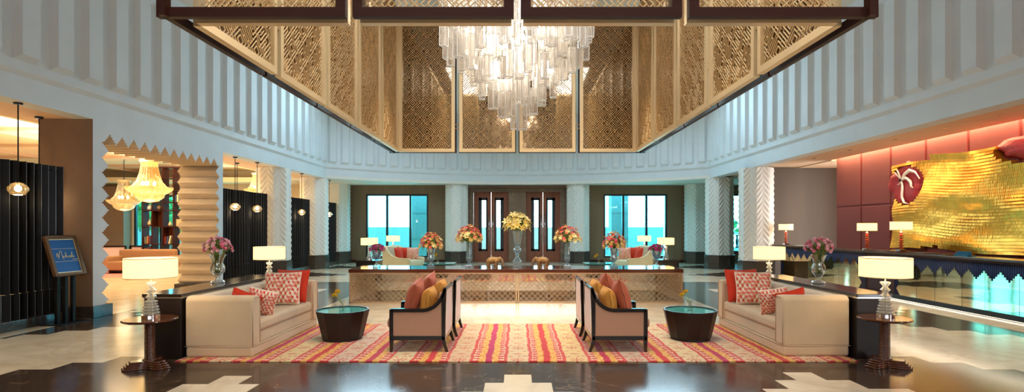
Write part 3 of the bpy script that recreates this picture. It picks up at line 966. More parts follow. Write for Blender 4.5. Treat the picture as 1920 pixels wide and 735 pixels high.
CM = dict(
    red=cushion_mesh('sofa_cushion', 0.52, 0.50, 0.17, M['red']),
    cube=cushion_mesh('sofa_cushion', 0.52, 0.48, 0.17, M['cubes'], cubes=True),
    coral=cushion_mesh('chair_cushion', 0.46, 0.46, 0.19, M['coral']),
    gold=cushion_mesh('chair_cushion', 0.50, 0.34, 0.20, M['goldcush'], pinch=0.02),
    red_s=cushion_mesh('sofa_cushion', 0.36, 0.36, 0.13, M['red']),
    red_m=cushion_mesh('sofa_cushion', 0.42, 0.42, 0.15, M['red']),
    cube_m=cushion_mesh('sofa_cushion', 0.42, 0.42, 0.15, M['cubes'], cubes=True),
    cube_s=cushion_mesh('sofa_cushion', 0.36, 0.36, 0.13, M['cubes'], cubes=True),
)
def cushion(kind, name, loc, rz, tilt, label, cat='cushion', group=None, roll=0.0):
    o = bpy.data.objects.new(name, CM[kind]); COL.objects.link(o)
    # tilt: leaning back (top moves to local +Y); roll: turned in its own plane
    o.rotation_euler = (Matrix.Rotation(rz, 3, 'Z') @ Matrix.Rotation(-tilt, 3, 'X') @ Matrix.Rotation(roll, 3, 'Y')).to_euler()
    o.location = loc
    return tag(o, label, cat, group)

# ================================================================== SOFAS
def rounded_box(mb, x0, x1, y0, y1, z0, z1): mb.box(x0, x1, y0, y1, z0, z1)
def make_sofa(loc, rz, label):
    """faces local +X, length along Y"""
    r = thing('sofa', label, 'sofa', loc, rz, 'pair of beige sofas on the rug')
    L, D, H = 2.12, 0.82, 0.755; at = 0.20
    # skirt / base
    b = MB(); b.box(-D/2+0.002, D/2-0.002, -L/2+0.002, L/2-0.002, 0.012, 0.14); b.build('skirt', M['sofa'], r, bevel=0.03, bseg=3)
    MB().tube([(D/2,-L/2+0.03,0.142),(D/2,L/2-0.03,0.142),(D/2-0.03,L/2,0.142),(-D/2,L/2,0.142),(-D/2,-L/2,0.142),(D/2-0.03,-L/2,0.142),(D/2,-L/2+0.03,0.142)], 0.005, 6).build('skirt_piping', M['sofa'], r, smooth=True)
    b = MB(); b.box(-D/2+0.01, D/2-0.03, -L/2+0.01, L/2-0.01, 0.14, 0.285); b.build('base', M['sofa'], r, bevel=0.015)
    c = MB(); c.box(-D/2+0.2, D/2-0.01, -L/2+at-0.01, L/2-at+0.01, 0.28, 0.435)
    c.build('seat_cushion', M['sofa'], r, bevel=0.05, bseg=4, auto=0.9)
    # back: gently rolled top
    prof = [(-D/2,0.14),(-D/2,H-0.05),(-D/2+0.03,H-0.01),(-D/2+0.09,H),(-D/2+0.16,H-0.02),(-D/2+0.20,H-0.07),(-D/2+0.245,0.43),(-D/2+0.24,0.14)]
    k = MB(); k.prism(prof, -L/2+at-0.005, L/2-at+0.005, 'y'); k.build('back', M['sofa'], r, bevel=0.012)
    for s in (-1, 1):
        ya, yb = (-L/2, -L/2+at) if s < 0 else (L/2-at, L/2)
        a = MB()
        # arm section in YZ with a rolled inner edge, swept along X, front panel rounded
        ys = [(ya, 0.14), (ya, H-0.04), (ya+0.03, H-0.005), ((ya+yb)/2, H+0.004), (yb-0.03, H-0.005), (yb, H-0.04), (yb, 0.14)]
        a.prism(ys, -D/2, D/2, 'x')
        arm = a.build('arm', M['sofa'], r, bevel=0.038, bseg=4, auto=0.7)
        p = MB(); zt = H-0.03
        pts = [(D/2+0.002, ya+0.012, 0.15), (D/2+0.002, ya+0.012, zt-0.02), (D/2+0.002, ya+0.04, zt+0.012), (D/2+0.002, yb-0.04, zt+0.012), (D/2+0.002, yb-0.012, zt-0.02), (D/2+0.002, yb-0.012, 0.15)]
        p.tube(pts, 0.007, 6); p.build('piping', M['sofa'], arm, smooth=True)
    return r
make_sofa((-3.64, 7.56, 0), 0.0, 'long beige velvet sofa on the stepped archway side of the rug')
make_sofa((3.68, 7.62, 0), PI, 'long beige velvet sofa on the reception desk side of the rug')
# cushions on the sofas
A = 'leaning in the far corner of the sofa'
cushion('red', 'sofa_cushion', (-3.50, 8.19, 0.452), -0.10, 0.28, 'plain red cushion in the far corner of the sofa near the archway', group='sofa cushions')
cushion('cube', 'sofa_cushion', (-3.52, 7.94, 0.452), 0.10, 0.26, 'cube print cushion in front of red one, sofa near the archway', group='sofa cushions')
cushion('red_s', 'sofa_cushion', (-3.60, 6.92, 0.452), 0.12, -0.33, 'small red cushion peeking over the near arm, sofa near the archway', group='sofa cushions', roll=0.42)
cushion('cube_s', 'sofa_cushion', (-3.44, 7.08, 0.452), 0.2, -0.33, 'cube print cushion peeking over the near arm, sofa near the archway', group='sofa cushions', roll=0.3)
cushion('red', 'sofa_cushion', (3.52, 8.25, 0.452), 0.10, 0.28, 'plain red cushion in the far corner of the sofa near reception', group='sofa cushions')
cushion('cube', 'sofa_cushion', (3.56, 7.99, 0.452), -0.12, 0.26, 'cube print cushion in front of red one, sofa near reception', group='sofa cushions')
cushion('red_s', 'sofa_cushion', (3.62, 6.98, 0.452), -0.12, -0.33, 'small red cushion peeking over the near arm, sofa near reception', group='sofa cushions', roll=-0.3)
cushion('cube_s', 'sofa_cushion', (3.46, 7.14, 0.452), -0.2, -0.33, 'cube print cushion peeking over the near arm, sofa near reception', group='sofa cushions', roll=-0.2)

# ================================================================== CONSOLES BEHIND THE SOFAS
def sofa_console(x0, x1, label):
    r = thing('console_table', label, 'console', ((x0+x1)/2, 7.8, 0))
    w = (x1-x0)/2
    MB().box(-w+0.015, w-0.015, -1.32, 1.3, 0, 0.735).build('body', M['drum'], r, bevel=0.004)
    t = MB(); t.box(-w, w, -1.34, 1.32, 0.75, 0.79); t.build('top', M['console'], r, bevel=0.005)
    MB().box(-w+0.008, w-0.008, -1.33, 1.31, 0.735, 0.75).build('chrome_strip', M['chrome'], r)  # thin chrome strip between body and top
    return r
sofa_console(-4.55, -4.07, 'dark lacquered console table backing the sofa near the archway')
sofa_console(4.11, 4.55, 'dark lacquered console table backing the sofa near reception')

# ================================================================== ARMCHAIRS
def make_armchair():
    """faces local +X"""
    r = thing('armchair', 'x', 'armchair', (0,0,0), 0, 'wood framed armchairs on the rug')
    F, B, W = 0.365, -0.365, 0.365
    # arm curve in XZ
    crv = []
    for i in range(9):
        t = i/8; crv.append((F-0.02 - t*0.40, 0.528))
    P0, P1, P2 = (-0.055, 0.528), (-0.215, 0.535), (-0.305, 0.70)
    for i in range(1, 9):
        t = i/8; crv.append(((1-t)**2*P0[0]+2*t*(1-t)*P1[0]+t*t*P2[0], (1-t)**2*P0[1]+2*t*(1-t)*P1[1]+t*t*P2[1]))
    crv.append((-0.345, 0.80))
    def strip(c, h, dirn):
        n = len(c); up = []; dn = []
        for i, p in enumerate(c):
            q0 = c[max(0,i-1)]; q1 = c[min(n-1,i+1)]
            d = Vector((q1[0]-q0[0], q1[1]-q0[1])).normalized(); nn = Vector((-d.y, d.x))
            if nn.y < 0: nn = -nn
            up.append((p[0]+nn.x*h/2, p[1]+nn.y*h/2)); dn.append((p[0]-nn.x*h/2, p[1]-nn.y*h/2))
        return up + dn[::-1]
    for s in (-1, 1):
        ya, yb = (s*W, s*(W-0.055)) if s < 0 else (s*(W-0.055), s*W)
        fm = MB()
        fm.prism(strip(crv, 0.048, 1), ya, yb, 'y')
        fm.box(F-0.05, F, ya, yb, 0.15, 0.545)
        fm.prism([(-0.30,0.15),(-0.345,0.15),(-0.36,0.82),(-0.325,0.82),(-0.295,0.7)], ya, yb, 'y')
        fm.box(-0.34, F-0.01, ya, yb, 0.15, 0.205)
        fm.build('arm_frame', M['wood_dk'], r, bevel=0.006)
        # legs
        fl = MB(); fl.prism([(F-0.05,0.16),(F,0.16),(F-0.008,0),(F-0.038,0)], ya+0.006, yb-0.006, 'y'); fl.build('leg', M['wood_dk'], r, bevel=0.004)
        bl = MB(); bl.prism([(-0.345,0.16),(-0.30,0.16),(-0.318,0.08),(-0.35,0.0),(-0.385,0.0),(-0.362,0.08)], ya+0.006, yb-0.006, 'y'); bl.build('leg', M['wood_dk'], r, bevel=0.004)
        # upholstered side
        pn = MB(); top = [(x, z-0.018) for x, z in crv if x > -0.32]
        poly = [(F-0.045, 0.20)] + top + [(-0.315, 0.66), (-0.315, 0.20)]
        pn.prism(poly, s*(W-0.012) if s > 0 else s*(W-0.012), s*(W-0.045), 'y')
        pn.build('side_panel', M['chairside'], r)
    # back
    bk = MB(); bk.prism([(-0.347,0.21),(-0.305,0.21),(-0.318,0.77),(-0.352,0.775)], -W+0.05, W-0.05, 'y'); bk.build('backrest', M['chairback'], r, bevel=0.004)
    rail = MB(); rail.prism([(-0.357,0.775),(-0.312,0.77),(-0.318,0.805),(-0.362,0.815)], -W, W, 'y')
    rail.build('back_rail', M['wood_dk'], r, bevel=0.005)
    MB().box(-0.345,-0.30,-W+0.05,W-0.05,0.15,0.21).build('lower_rail', M['wood_dk'], r, bevel=0.005)
    MB().box(F-0.04,F,-W+0.05,W-0.05,0.15,0.22).build('lower_rail', M['wood_dk'], r, bevel=0.005)
    ib = MB(); ib.prism([(-0.31,0.3),(-0.20,0.3),(-0.255,0.74),(-0.318,0.76)], -W+0.055, W-0.055, 'y'); ib.build('inner_back', M['chairside'], r, bevel=0.03, bseg=3)
    st = MB(); st.box(-0.30, F+0.05, -W+0.06, W-0.06, 0.28, 0.43); st.build('seat_cushion', M['chairside'], r, bevel=0.06, bseg=4, auto=1.0)
    dk = MB(); dk.box(-0.30, F-0.01, -W+0.055, W-0.055, 0.19, 0.285); dk.build('seat_base', M['chairside'], r)
    return r
ch = make_armchair()
def chair_set(x, y, rz, side, which, first=None):
    lab = '%s armchair of the pair whose backs face the centre, on the %s side' % (which, side)
    c = first or dup(ch)
    c.location = (x, y, 0.014); c.rotation_euler = (0,0,rz); c['label'] = lab
    d = 1 if rz == 0 else -1
    zr = PI/2 if d > 0 else -PI/2   # cushion front faces the sitter's front
    cushion('gold', 'chair_cushion', (x-0.055*d, y, 0.452), zr, 0.14, 'gold patterned cushion against the back of the %s, %s' % (which+' armchair', side+' side'), group='gold armchair cushions')
    cushion('coral', 'chair_cushion', (x+0.165*d, y-0.03, 0.455), zr+0.0, 0.27, 'coral cushion in front of the gold one in the %s armchair, %s side' % (which, side), group='coral armchair cushions', roll=0.12)
chair_set(-1.26, 7.125, PI, 'archway', 'nearer', ch)
chair_set(-1.245, 8.09, PI, 'archway', 'farther')
chair_set(1.29, 7.125, 0.0, 'reception', 'nearer')
chair_set(1.275, 8.09, 0.0, 'reception', 'farther')

# ================================================================== COFFEE TABLES
def coffee_table(loc, label):
    r = thing('coffee_table', label, 'coffee table', loc, 0, 'faceted drum coffee tables')
    n = 12
    b = MB(); b.lathe([(0.285,0.03),(0.372,0.40),(0.372,0.415),(0.350,0.415),(0.345,0.385)], n, cap=False, rot=0.13)
    b.lathe([(0.0,0.03),(0.285,0.03)], n, cap=False, rot=0.13)
    b.build('body', M['drum'], r)
    g = MB(); g.lathe([(0.0,0.392),(0.349,0.392),(0.349,0.400),(0.0,0.400)], n, cap=False, rot=0.13); g.build('glass_top', M['tealglass'], r)
    p = MB(); p.lathe([(0.0,0),(0.27,0),(0.27,0.032),(0.0,0.032)], 32, cap=False); p.build('plinth', M['rubber'], r)
    return r
coffee_table((-2.49, 7.60, 0.014), 'faceted dark drum coffee table with teal glass top, before archway side sofa')
coffee_table((2.46, 7.60, 0.014), 'faceted dark drum coffee table with teal glass top, before reception side sofa')

# ================================================================== PEDESTAL TABLES AND LAMPS
def pedestal_table(loc, label, rz=0.0):
    r = thing('pedestal_table', label, 'side table', loc, rz, 'round pedestal side tables')
    t = MB(); t.lathe([(0.0,0.530),(0.262,0.530),(0.275,0.540),(0.275,0.552),(0.268,0.558),(0.0,0.558)], 48, cap=False)
    t.build('tabletop', M['mahog'], r, auto=0.6)
    c = MB(); prof = []
    z = 0.10
    while z < 0.52:
        for q, rr in ((0,0.040),(0.25,0.052),(0.5,0.056),(0.75,0.052)): prof.append((rr, z+q*0.0185))
        z += 0.0185
    prof = [(0.085,0.085),(0.07,0.098)] + prof + [(0.05,0.531)]
    c.lathe(prof, 24); c.build('column', M['mahog'], r, smooth=True)
    # three lobed foot, terraced
    f = MB()
    for k, (s, z0, z1) in enumerate(((1.0,0.0,0.022),(0.93,0.022,0.044),(0.85,0.044,0.066),(0.75,0.066,0.088))):
        pts = []
        for i in range(72):
            a = 2*PI*i/72; q = (0.5+0.5*math.cos(3*a))
            rr = (0.105 + 0.18*q**1.15 - 0.035*max(0, math.cos(3*a)-0.88)/0.12)*s
            pts.append((rr*math.cos(a), rr*math.sin(a)))
        f.prism(pts, z0, z1, 'z')
    f.build('foot', M['mahog'], r, bevel=0.006, auto=0.7)
    return r
def lamp(loc, label, sc=1.0, coral=False):
    r = thing('table_lamp', label, 'lamp', loc, 0, 'coral glass desk lamps' if coral else 'crystal table lamps with drum shades')
    gm = M['coralglass'] if coral else M['crystal']
    b = MB()
    if not coral:
        b.lathe([(0.0,0.0),(0.092,0.0),(0.094,0.045),(0.0,0.045)], 32, cap=False); b.build('base', M['chrome'], r, auto=0.6)
        disks = [(0.092,0.045,0.036),(0.085,0.082,0.032),(0.078,0.115,0.032),(0.066,0.148,0.03),(0.070,0.18,0.026)]
        g = MB(); prof = [(0.0,0.046)]
        for rr, z, h in disks: prof += [(rr-0.018, z+0.001), (rr, z+h*0.35), (rr, z+h*0.6), (rr-0.02, z+h)]
        for rr, z in ((0.046,0.235),(0.036,0.285),(0.050,0.33)): pass
        prof += [(0.028,0.212),(0.034,0.222),(0.056,0.248),(0.034,0.275),(0.026,0.285),(0.032,0.296),(0.054,0.320),(0.032,0.345),(0.025,0.355),(0.030,0.365),(0.052,0.392),(0.056,0.400),(0.050,0.412),(0.0,0.418)]
        g.lathe(prof, 24, cap=False); g.build('crystal_stack', gm, r, auto=0.5)
        z0, z1, R = 0.465, 0.69, 0.262
    else:
        b.box(-0.07,0.07,-0.07,0.07,0,0.035); b.build('base', M['chrome'], r, bevel=0.004)
        prof = [(0.0,0.036)]
        for k in range(7):
            z = 0.04+k*0.055; rr = 0.052 - 0.002*k
            prof += [(0.02,z),(rr,z+0.018),(rr,z+0.03),(0.02,z+0.05)]
        prof += [(0.0,0.43)]
        g = MB(); g.lathe(prof, 20, cap=False); g.build('glass_beads', gm, r, auto=0.5)
        z0, z1, R = 0.45, 0.64, 0.205
    st = MB(); st.tube([(0,0,0.04),(0,0,z1-0.03)], 0.008, 8)
    for a in range(3): st.tube([(0,0,z1-0.03),(R*0.99*math.cos(a*2.094),R*0.99*math.sin(a*2.094),z1-0.02)], 0.003, 5)
    st.build('stem', M['chrome'], r, smooth=True)
    s = MB(); s.lathe([(R,z0),(R,z1),(R-0.004,z1),(R-0.004,z0)], 48, cap=False); s.f += [] ; s.build('shade', M['shade'], r, auto=0.6)
    tr = MB(); tr.lathe([(R+0.001,z0),(R+0.003,z0),(R+0.003,z0+0.008),(R+0.001,z0+0.008)], 48, cap=False); tr.lathe([(R+0.001,z1-0.008),(R+0.003,z1-0.008),(R+0.003,z1),(R+0.001,z1)], 48, cap=False)
    tr.build('shade_trim', M['gold'], r)
    bb = MB().ell((0,0,z0+0.10), (0.03,0.03,0.045), 10, 8); bb.build('bulb', M['bulb'], r, smooth=True)
    r.scale = (sc, sc, sc)
    light('POINT', 'lamp_glow', (loc[0], loc[1], loc[2]+(z0+0.10)*sc), 14*sc*sc*(0.6 if coral else 1), (1,0.82,0.56), rad=0.07)
    return r
for x, y, rz, w in ((-4.20, 6.10, -2.45, 'nearest the camera on the archway side'), (4.24, 6.16, -0.65, 'nearest the camera on the reception side'),
                  (-4.45, 9.55, 0.3, 'beyond the archway side console'), (4.5, 9.55, 0.3, 'beyond the reception side console')):
    pedestal_table((x, y, 0), 'round mahogany pedestal table with ribbed column, '+w, rz)
    lamp((x+0.01, y, 0.559), 'lit crystal table lamp with drum shade, '+w)

# ================================================================== CENTRE CONSOLE
def centre_console():
    r = thing('lattice_console', 'long walnut topped mirrored console with diagonal lattice front behind the rug', 'console', (0, 0, 0))
    x0, x1, y0, y1, H = -3.54, 3.48, 11.27, 12.27, 0.64
    t = MB(); t.box(x0-0.02, x1+0.02, y0-0.03, y1+0.03, H, 0.715); t.build('tabletop', M['tabletop'], r, bevel=0.004)
    px = [x0, -2.11, 0.0, 2.11, x1]
    f = MB(); b = 0.03
    for i, x in enumerate(px):
        if i in (0, 4): f.box(x-b/2, x+b/2, y0, y0+0.03, 0, H); f.box(x-b/2, x+b/2, y1-0.03, y1, 0, H)
        else:
            f.box(x-0.036, x-0.008, y0, y0+0.03, 0, H); f.box(x+0.008, x+0.036, y0, y0+0.03, 0, H)
    f.box(x0, x1, y0, y0+0.03, 0, 0.03); f.box(x0, x1, y0, y0+0.03, H-0.03, H)
    for x in (x0, x1): f.box(x-b/2, x+b/2, y0, y1, 0, 0.03); f.box(x-b/2, x+b/2, y0, y1, H-0.03, H)
    f.build('frame', M['brass'], r, bevel=0.003)
    def segs(a, b, c, d):
        out = []; w = b-a; h = d-c; off = 0.0
        pos = []; q = -3.0
        while q < 4: pos += [q, q+0.036]; q += 0.118
        for p in pos:
            for sgn in (1, -1):
                s0 = (a+w/2+p-2, c-2*sgn) if sgn > 0 else (a+w/2+p-2, c+2)
                s1 = (s0[0]+4, s0[1]+4*sgn)
                if sgn > 0: s0 = (a+w/2+p-2, c+h/2-2); s1 = (s0[0]+4, s0[1]+4)
                else: s0 = (a+w/2+p-2, c+h/2+2); s1 = (s0[0]+4, s0[1]-4)
                g = clip_seg(s0, s1, a, b, c, d)
                if g: out.append(g)
        return out
    for i in range(4):
        a = px[i]+(0.015 if i == 0 else 0.036); bb = px[i+1]-(0.015 if i == 3 else 0.036)
        m = MB(); bars_xz(m, segs(a, bb, 0.03, H-0.03), 0.0065, y0+0.008, y0+0.016); m.build('lattice', M['brass'], r, recalc=False)
    for x in (x0, x1):
        m = MB(); bars_xz(m, segs(y0+0.03, y1-0.03, 0.03, H-0.03), 0.0065, -0.004, 0.004)
        m.v = [(x+q[1], q[0], q[2]) for q in m.v]; m.build('lattice', M['brass'], r, recalc=False)
    MB().box(x0+0.02, x1-0.02, y1-0.02, y1-0.005, 0.02, H).build('mirror_back', M['mirror'], r)
    MB().box(x0+0.02, x1-0.02, y0+0.035, y1-0.02, 0.005, 0.02).build('mirror_floor', M['bronzeglass'], r)
centre_console()
# ================================================================== FLOWERS AND VASES
def petal_mesh(name, L, W, n, curl, m_list, centre=0.15, layers=1):
    mb = MB()
    for l in range(layers):
        for k in range(n):
            a = 2*PI*(k+0.5*l)/n; ca, sa = math.cos(a), math.sin(a)
            ll = L*(1-0.22*l); up = curl*(1+0.9*l)
            pts = []
            for t, w in ((0.08,0.25),(0.45,1.0),(0.78,0.75),(1.0,0.08)):
                rr = ll*t; z = up*math.sin(t*1.7)*L
                for s in (-1, 0, 1):
                    pts.append((rr*ca - s*w*W/2*sa, rr*sa + s*w*W/2*ca, z - (0.12*W if s == 0 else 0)))
            mb.grid([pts[i*3:i*3+3] for i in range(4)], 0)
    mb.ell((0,0,0.1*L), (L*centre, L*centre, L*centre), 6, 4, mi=1)
    return mb.mesh(name, m_list, recalc=False)
def fm(name, c, v=0.18): return mat(name, c, 0.55, var=v, vscale=40, spec=0.25)
FM = dict(lily_y=fm('yellow_lily', C(246,216,120)), lily_c=fm('cream_lily', C(248,226,160)), coral=fm('coral_bloom', C(238,112,84)), pinkc=fm('pink_bloom', C(236,96,110)),
          peach=fm('peach_bloom', C(244,196,120)), pink=fm('pink_chrys', C(238,130,158)), palep=fm('pale_pink', C(246,186,198)), rose=fm('deep_rose', C(196,44,84)),
          purple=fm('magenta_orchid', C(160,22,104)), purple2=fm('violet_orchid', C(188,52,130)), mango=fm('mango_gerbera', C(246,170,30)))
BL = dict(
    lily_y=petal_mesh('bloom', 0.085, 0.042, 6, 0.45, [FM['lily_y'], FM['mango']], 0.12),
    lily_c=petal_mesh('bloom', 0.090, 0.044, 6, 0.5, [FM['lily_c'], FM['lily_y']], 0.12),
    coral=petal_mesh('bloom', 0.060, 0.032, 6, 0.35, [FM['coral'], FM['rose']], 0.16),
    pinkc=petal_mesh('bloom', 0.060, 0.032, 6, 0.35, [FM['pinkc'], FM['rose']], 0.16),
    peach=petal_mesh('bloom', 0.066, 0.026, 6, 0.7, [FM['peach'], FM['lily_y']], 0.14),
    pink=petal_mesh('bloom', 0.036, 0.013, 12, 0.5, [FM['pink'], FM['rose']], 0.28, 2),
    palep=petal_mesh('bloom', 0.036, 0.013, 12, 0.5, [FM['palep'], FM['rose']], 0.3, 2),
    purple=petal_mesh('bloom', 0.038, 0.032, 5, 0.3, [FM['purple'], FM['lily_c']], 0.18),
    purple2=petal_mesh('bloom', 0.038, 0.032, 5, 0.3, [FM['purple2'], FM['lily_c']], 0.18),
    gerb=petal_mesh('bloom', 0.045, 0.014, 16, 0.3, [FM['mango'], FM['leaf'] if 'leaf' in FM else M['leaf']], 0.25, 2),
)
def bouquet(loc, label, zc, R, Rz, n, kinds, zneck, seed, leaves=60, low=-0.35, stem_to=None, cat='flowers', group=None, bs=1.0, upw=0.0, gather=0.03, rim=None):
    """loc: foot of the vase; dome centre at height zc; stems gather at zneck"""
    rng = random.Random(seed)
    r = thing('flower_bouquet', label, cat, loc, 0, group)
    pos = []
    gold = PI*(3-math.sqrt(5))
    for i in range(n):
        h = 1 - (i+0.5)/n*(1-low)
        rad = math.sqrt(max(0, 1-h*h)); a = i*gold + rng.uniform(-0.25,0.25)
        q = rng.uniform(0.88, 1.06)
        pos.append((R*rad*math.cos(a)*q, R*rad*math.sin(a)*q, zc+Rz*h*q))
    fol = MB()
    st = stem_to if stem_to is not None else zneck-0.1
    for i, p in enumerate(pos):
        if i % 2 == 0 or n < 30:
            a = rng.random()*2*PI; g = gather
            fol.tube([(-0.4*g*math.cos(a), -0.4*g*math.sin(a), st), (g*p[0]/R, g*p[1]/R, zneck), (p[0]*0.6, p[1]*0.6, zneck+(p[2]-zneck)*0.6), (p[0]*0.97, p[1]*0.97, p[2]-0.01)], 0.0045 if gather > 0.05 else 0.0028, 4, mi=1)
    for i in range(leaves):
        h = rng.uniform(low-0.15, 1); rad = math.sqrt(max(0, 1-h*h)); a = rng.random()*2*PI; q = rng.uniform(0.35, 0.98)
        c = Vector((R*rad*math.cos(a)*q, R*rad*math.sin(a)*q, zc+Rz*h*q)); d = (c-Vector((0,0,zneck))).normalized()
        s = d.cross(Vector((rng.uniform(-1,1), rng.uniform(-1,1), rng.uniform(-1,1)))).normalized(); L = rng.uniform(0.05,0.09)*bs; w = L*0.16
        k = len(fol.v); fol.v += [tuple(c-d*L*0.5), tuple(c+s*w), tuple(c+d*L*0.6), tuple(c-s*w)]; fol.face((k,k+1,k+2,k+3), 0)
    fol.ell((0,0,zc+0.25*Rz), (R*0.62, R*0.62, Rz*0.40), 12, 8, mi=0)
    fol.build('foliage', [M['leaf'], M['stem']], r, recalc=False)
    for i, p in enumerate(pos):
        d = (Vector(p) - Vector((0, 0, zc-0.35*Rz))); d.z += upw; d.normalize()
        d = (d + Vector((rng.uniform(-.3,.3), rng.uniform(-.3,.3), rng.uniform(-.3,.3)))).normalized()
        kd = rng.choice(kinds)
        if rim:
            hh = (p[2]-zc)/Rz
            kd = rng.choice(rim[0]) if rng.random() < 0.75*max(0, min(1, 1.6*hh-0.1))*(1.1-0.5*(hh > 0.93)) else rng.choice(rim[1])
        o = obj('bloom', BL[kd], r, loc=p, rot=(d.to_track_quat('Z', 'Y').to_matrix() @ Matrix.Rotation(rng.random()*6, 3, 'Z')).to_euler())
        s = bs*rng.uniform(0.8, 1.15); o.scale = (s, s, s)
    return r
def vase(loc, label, prof, base=None, segs=24, m=None, group=None, name='vase'):
    r = thing(name, label, 'vase', loc, 0, group)
    MB().lathe(prof, segs, cap=False).build('vase_body', m or M['glass'], r, auto=0.9)
    if base:
        w, h = base; b = MB(); b.box(-w/2,w/2,-w/2,w/2,0,h); b.build('base', M['crystalbase'], r, bevel=0.004)
    return r
M['crystalbase'] = glassy('cut_crystal_block', (0.8,0.84,0.84,1), 0.3, 0.05, body=(0.8,0.85,0.85,1), bodyw=0.25)
M['silverglass'] = glassy('mercury_glass', (0.62,0.88,0.95,1), 0.3, 0.03, body=(0.55,0.82,0.92,1), bodyw=0.18)
TZ = 0.7155
YV = 11.72
# two purple ones at the ends
for x, w in ((-3.09,'archway'), (3.06,'reception')):
    vase((x, YV, TZ), 'goblet shaped crystal vase at the %s end of the lattice console' % w,
         [(0.0,0.05),(0.05,0.055),(0.022,0.09),(0.02,0.12),(0.06,0.19),(0.095,0.27),(0.115,0.36),(0.112,0.36),(0.09,0.27),(0.0,0.16)], (0.14,0.05), m=M['silverglass'], group='vases on the lattice console')
    bouquet((x, YV, TZ), 'low dome of magenta orchids at the %s end of the lattice console' % w, 0.385, 0.165, 0.12, 46, ['purple','purple','purple2'], 0.33, 3 if x < 0 else 4, 30, low=-0.1, stem_to=0.30, group='console bouquets')
# urn vases
for x, w in ((-1.9,'archway'), (2.12,'reception')):
    vase((x, YV, TZ), 'urn shaped silvery vase on lattice console, second from its %s end' % w,
         [(0.0,0.05),(0.055,0.055),(0.025,0.09),(0.025,0.12),(0.075,0.17),(0.085,0.21),(0.066,0.26),(0.07,0.33),(0.10,0.42),(0.097,0.42),(0.062,0.30),(0.0,0.14)], (0.15,0.05), m=M['silverglass'], group='vases on the lattice console')
    bouquet((x, YV, TZ), 'orange and cream lily dome in urn vase, second from the %s end' % w if x < 0 else 'pink and cream lily dome in urn vase, second from the %s end' % w, 0.47, 0.235, 0.285, 96,
            ['peach','peach','coral','peach','lily_c'] if x < 0 else ['pinkc','peach','coral','pinkc','peach'], 0.43, 11 if x < 0 else 12, 90, low=-0.14, stem_to=0.25, group='console bouquets', bs=0.76, rim=(['coral','pinkc','coral'] if x < 0 else ['pinkc','pinkc','coral'], ['peach','peach','lily_c','coral'] if x < 0 else ['peach','pinkc','peach']))
for x, w in ((-1.065,'archway'), (1.10,'reception')):
    vase((x, YV, TZ), 'tall slender silvery vase beside the elephant on the %s side' % w,
         [(0.0,0.05),(0.05,0.055),(0.018,0.085),(0.022,0.11),(0.058,0.16),(0.066,0.24),(0.058,0.36),(0.052,0.46),(0.058,0.55),(0.055,0.55),(0.048,0.42),(0.05,0.2),(0.0,0.14)], (0.15,0.05), m=M['silverglass'], group='vases on the lattice console')
    bouquet((x, YV, TZ), 'coral and cream lily dome in tall vase beside the elephant, %s side' % w, 0.61, 0.265, 0.30, 104, ['peach','peach','coral','lily_c','coral'], 0.56, 21 if x < 0 else 22, 90, low=-0.14, stem_to=0.3, group='console bouquets', bs=0.76, rim=(['coral','pinkc','coral'], ['peach','peach','lily_c']))
vase((0.0, YV, TZ), 'tall cut crystal trumpet vase at the centre of the lattice console',
     [(0.0,0.14),(0.10,0.14),(0.07,0.18),(0.035,0.23),(0.03,0.26),(0.05,0.28),(0.03,0.31),(0.05,0.335),(0.09,0.37),(0.092,0.40),(0.066,0.42),(0.062,0.44),(0.075,0.55),(0.095,0.68),(0.118,0.80),(0.114,0.80),(0.08,0.6),(0.055,0.45),(0.0,0.43)], (0.19,0.14), m=M['silverglass'], group='vases on the lattice console')
bouquet((0.0, YV, TZ), 'large dome of yellow lilies in the centre crystal vase', 0.93, 0.255, 0.23, 48, ['lily_y','lily_c','lily_c'], 0.80, 31, 90, low=-0.35, stem_to=0.5, group='console bouquets', bs=1.12)
# pink chrysanthemums behind the sofas
for x, y, w in ((-4.37, 7.78, 'archway'), (4.36, 7.72, 'reception')):
    vase((x, y, 0.791), 'footed clear glass vase on dark console, %s side' % w,
         [(0.0,0.0),(0.085,0.0),(0.095,0.012),(0.085,0.028),(0.04,0.04),(0.028,0.07),(0.045,0.10),(0.085,0.15),(0.10,0.19),(0.09,0.235),(0.07,0.28),(0.078,0.34),(0.115,0.41),(0.112,0.41),(0.072,0.34),(0.062,0.28),(0.084,0.22),(0.09,0.19),(0.07,0.14),(0.0,0.10)],
         None, group='footed vases behind the sofas')
    bouquet((x, y, 0.791), 'bunch of pink chrysanthemums in footed glass vase, %s side' % w, 0.50, 0.175, 0.15, 58, ['pink','palep','palep'], 0.40, 41 if x < 0 else 42, 60, low=-0.25, stem_to=0.14, group='pink bouquets behind the sofas', bs=0.84, gather=0.07)
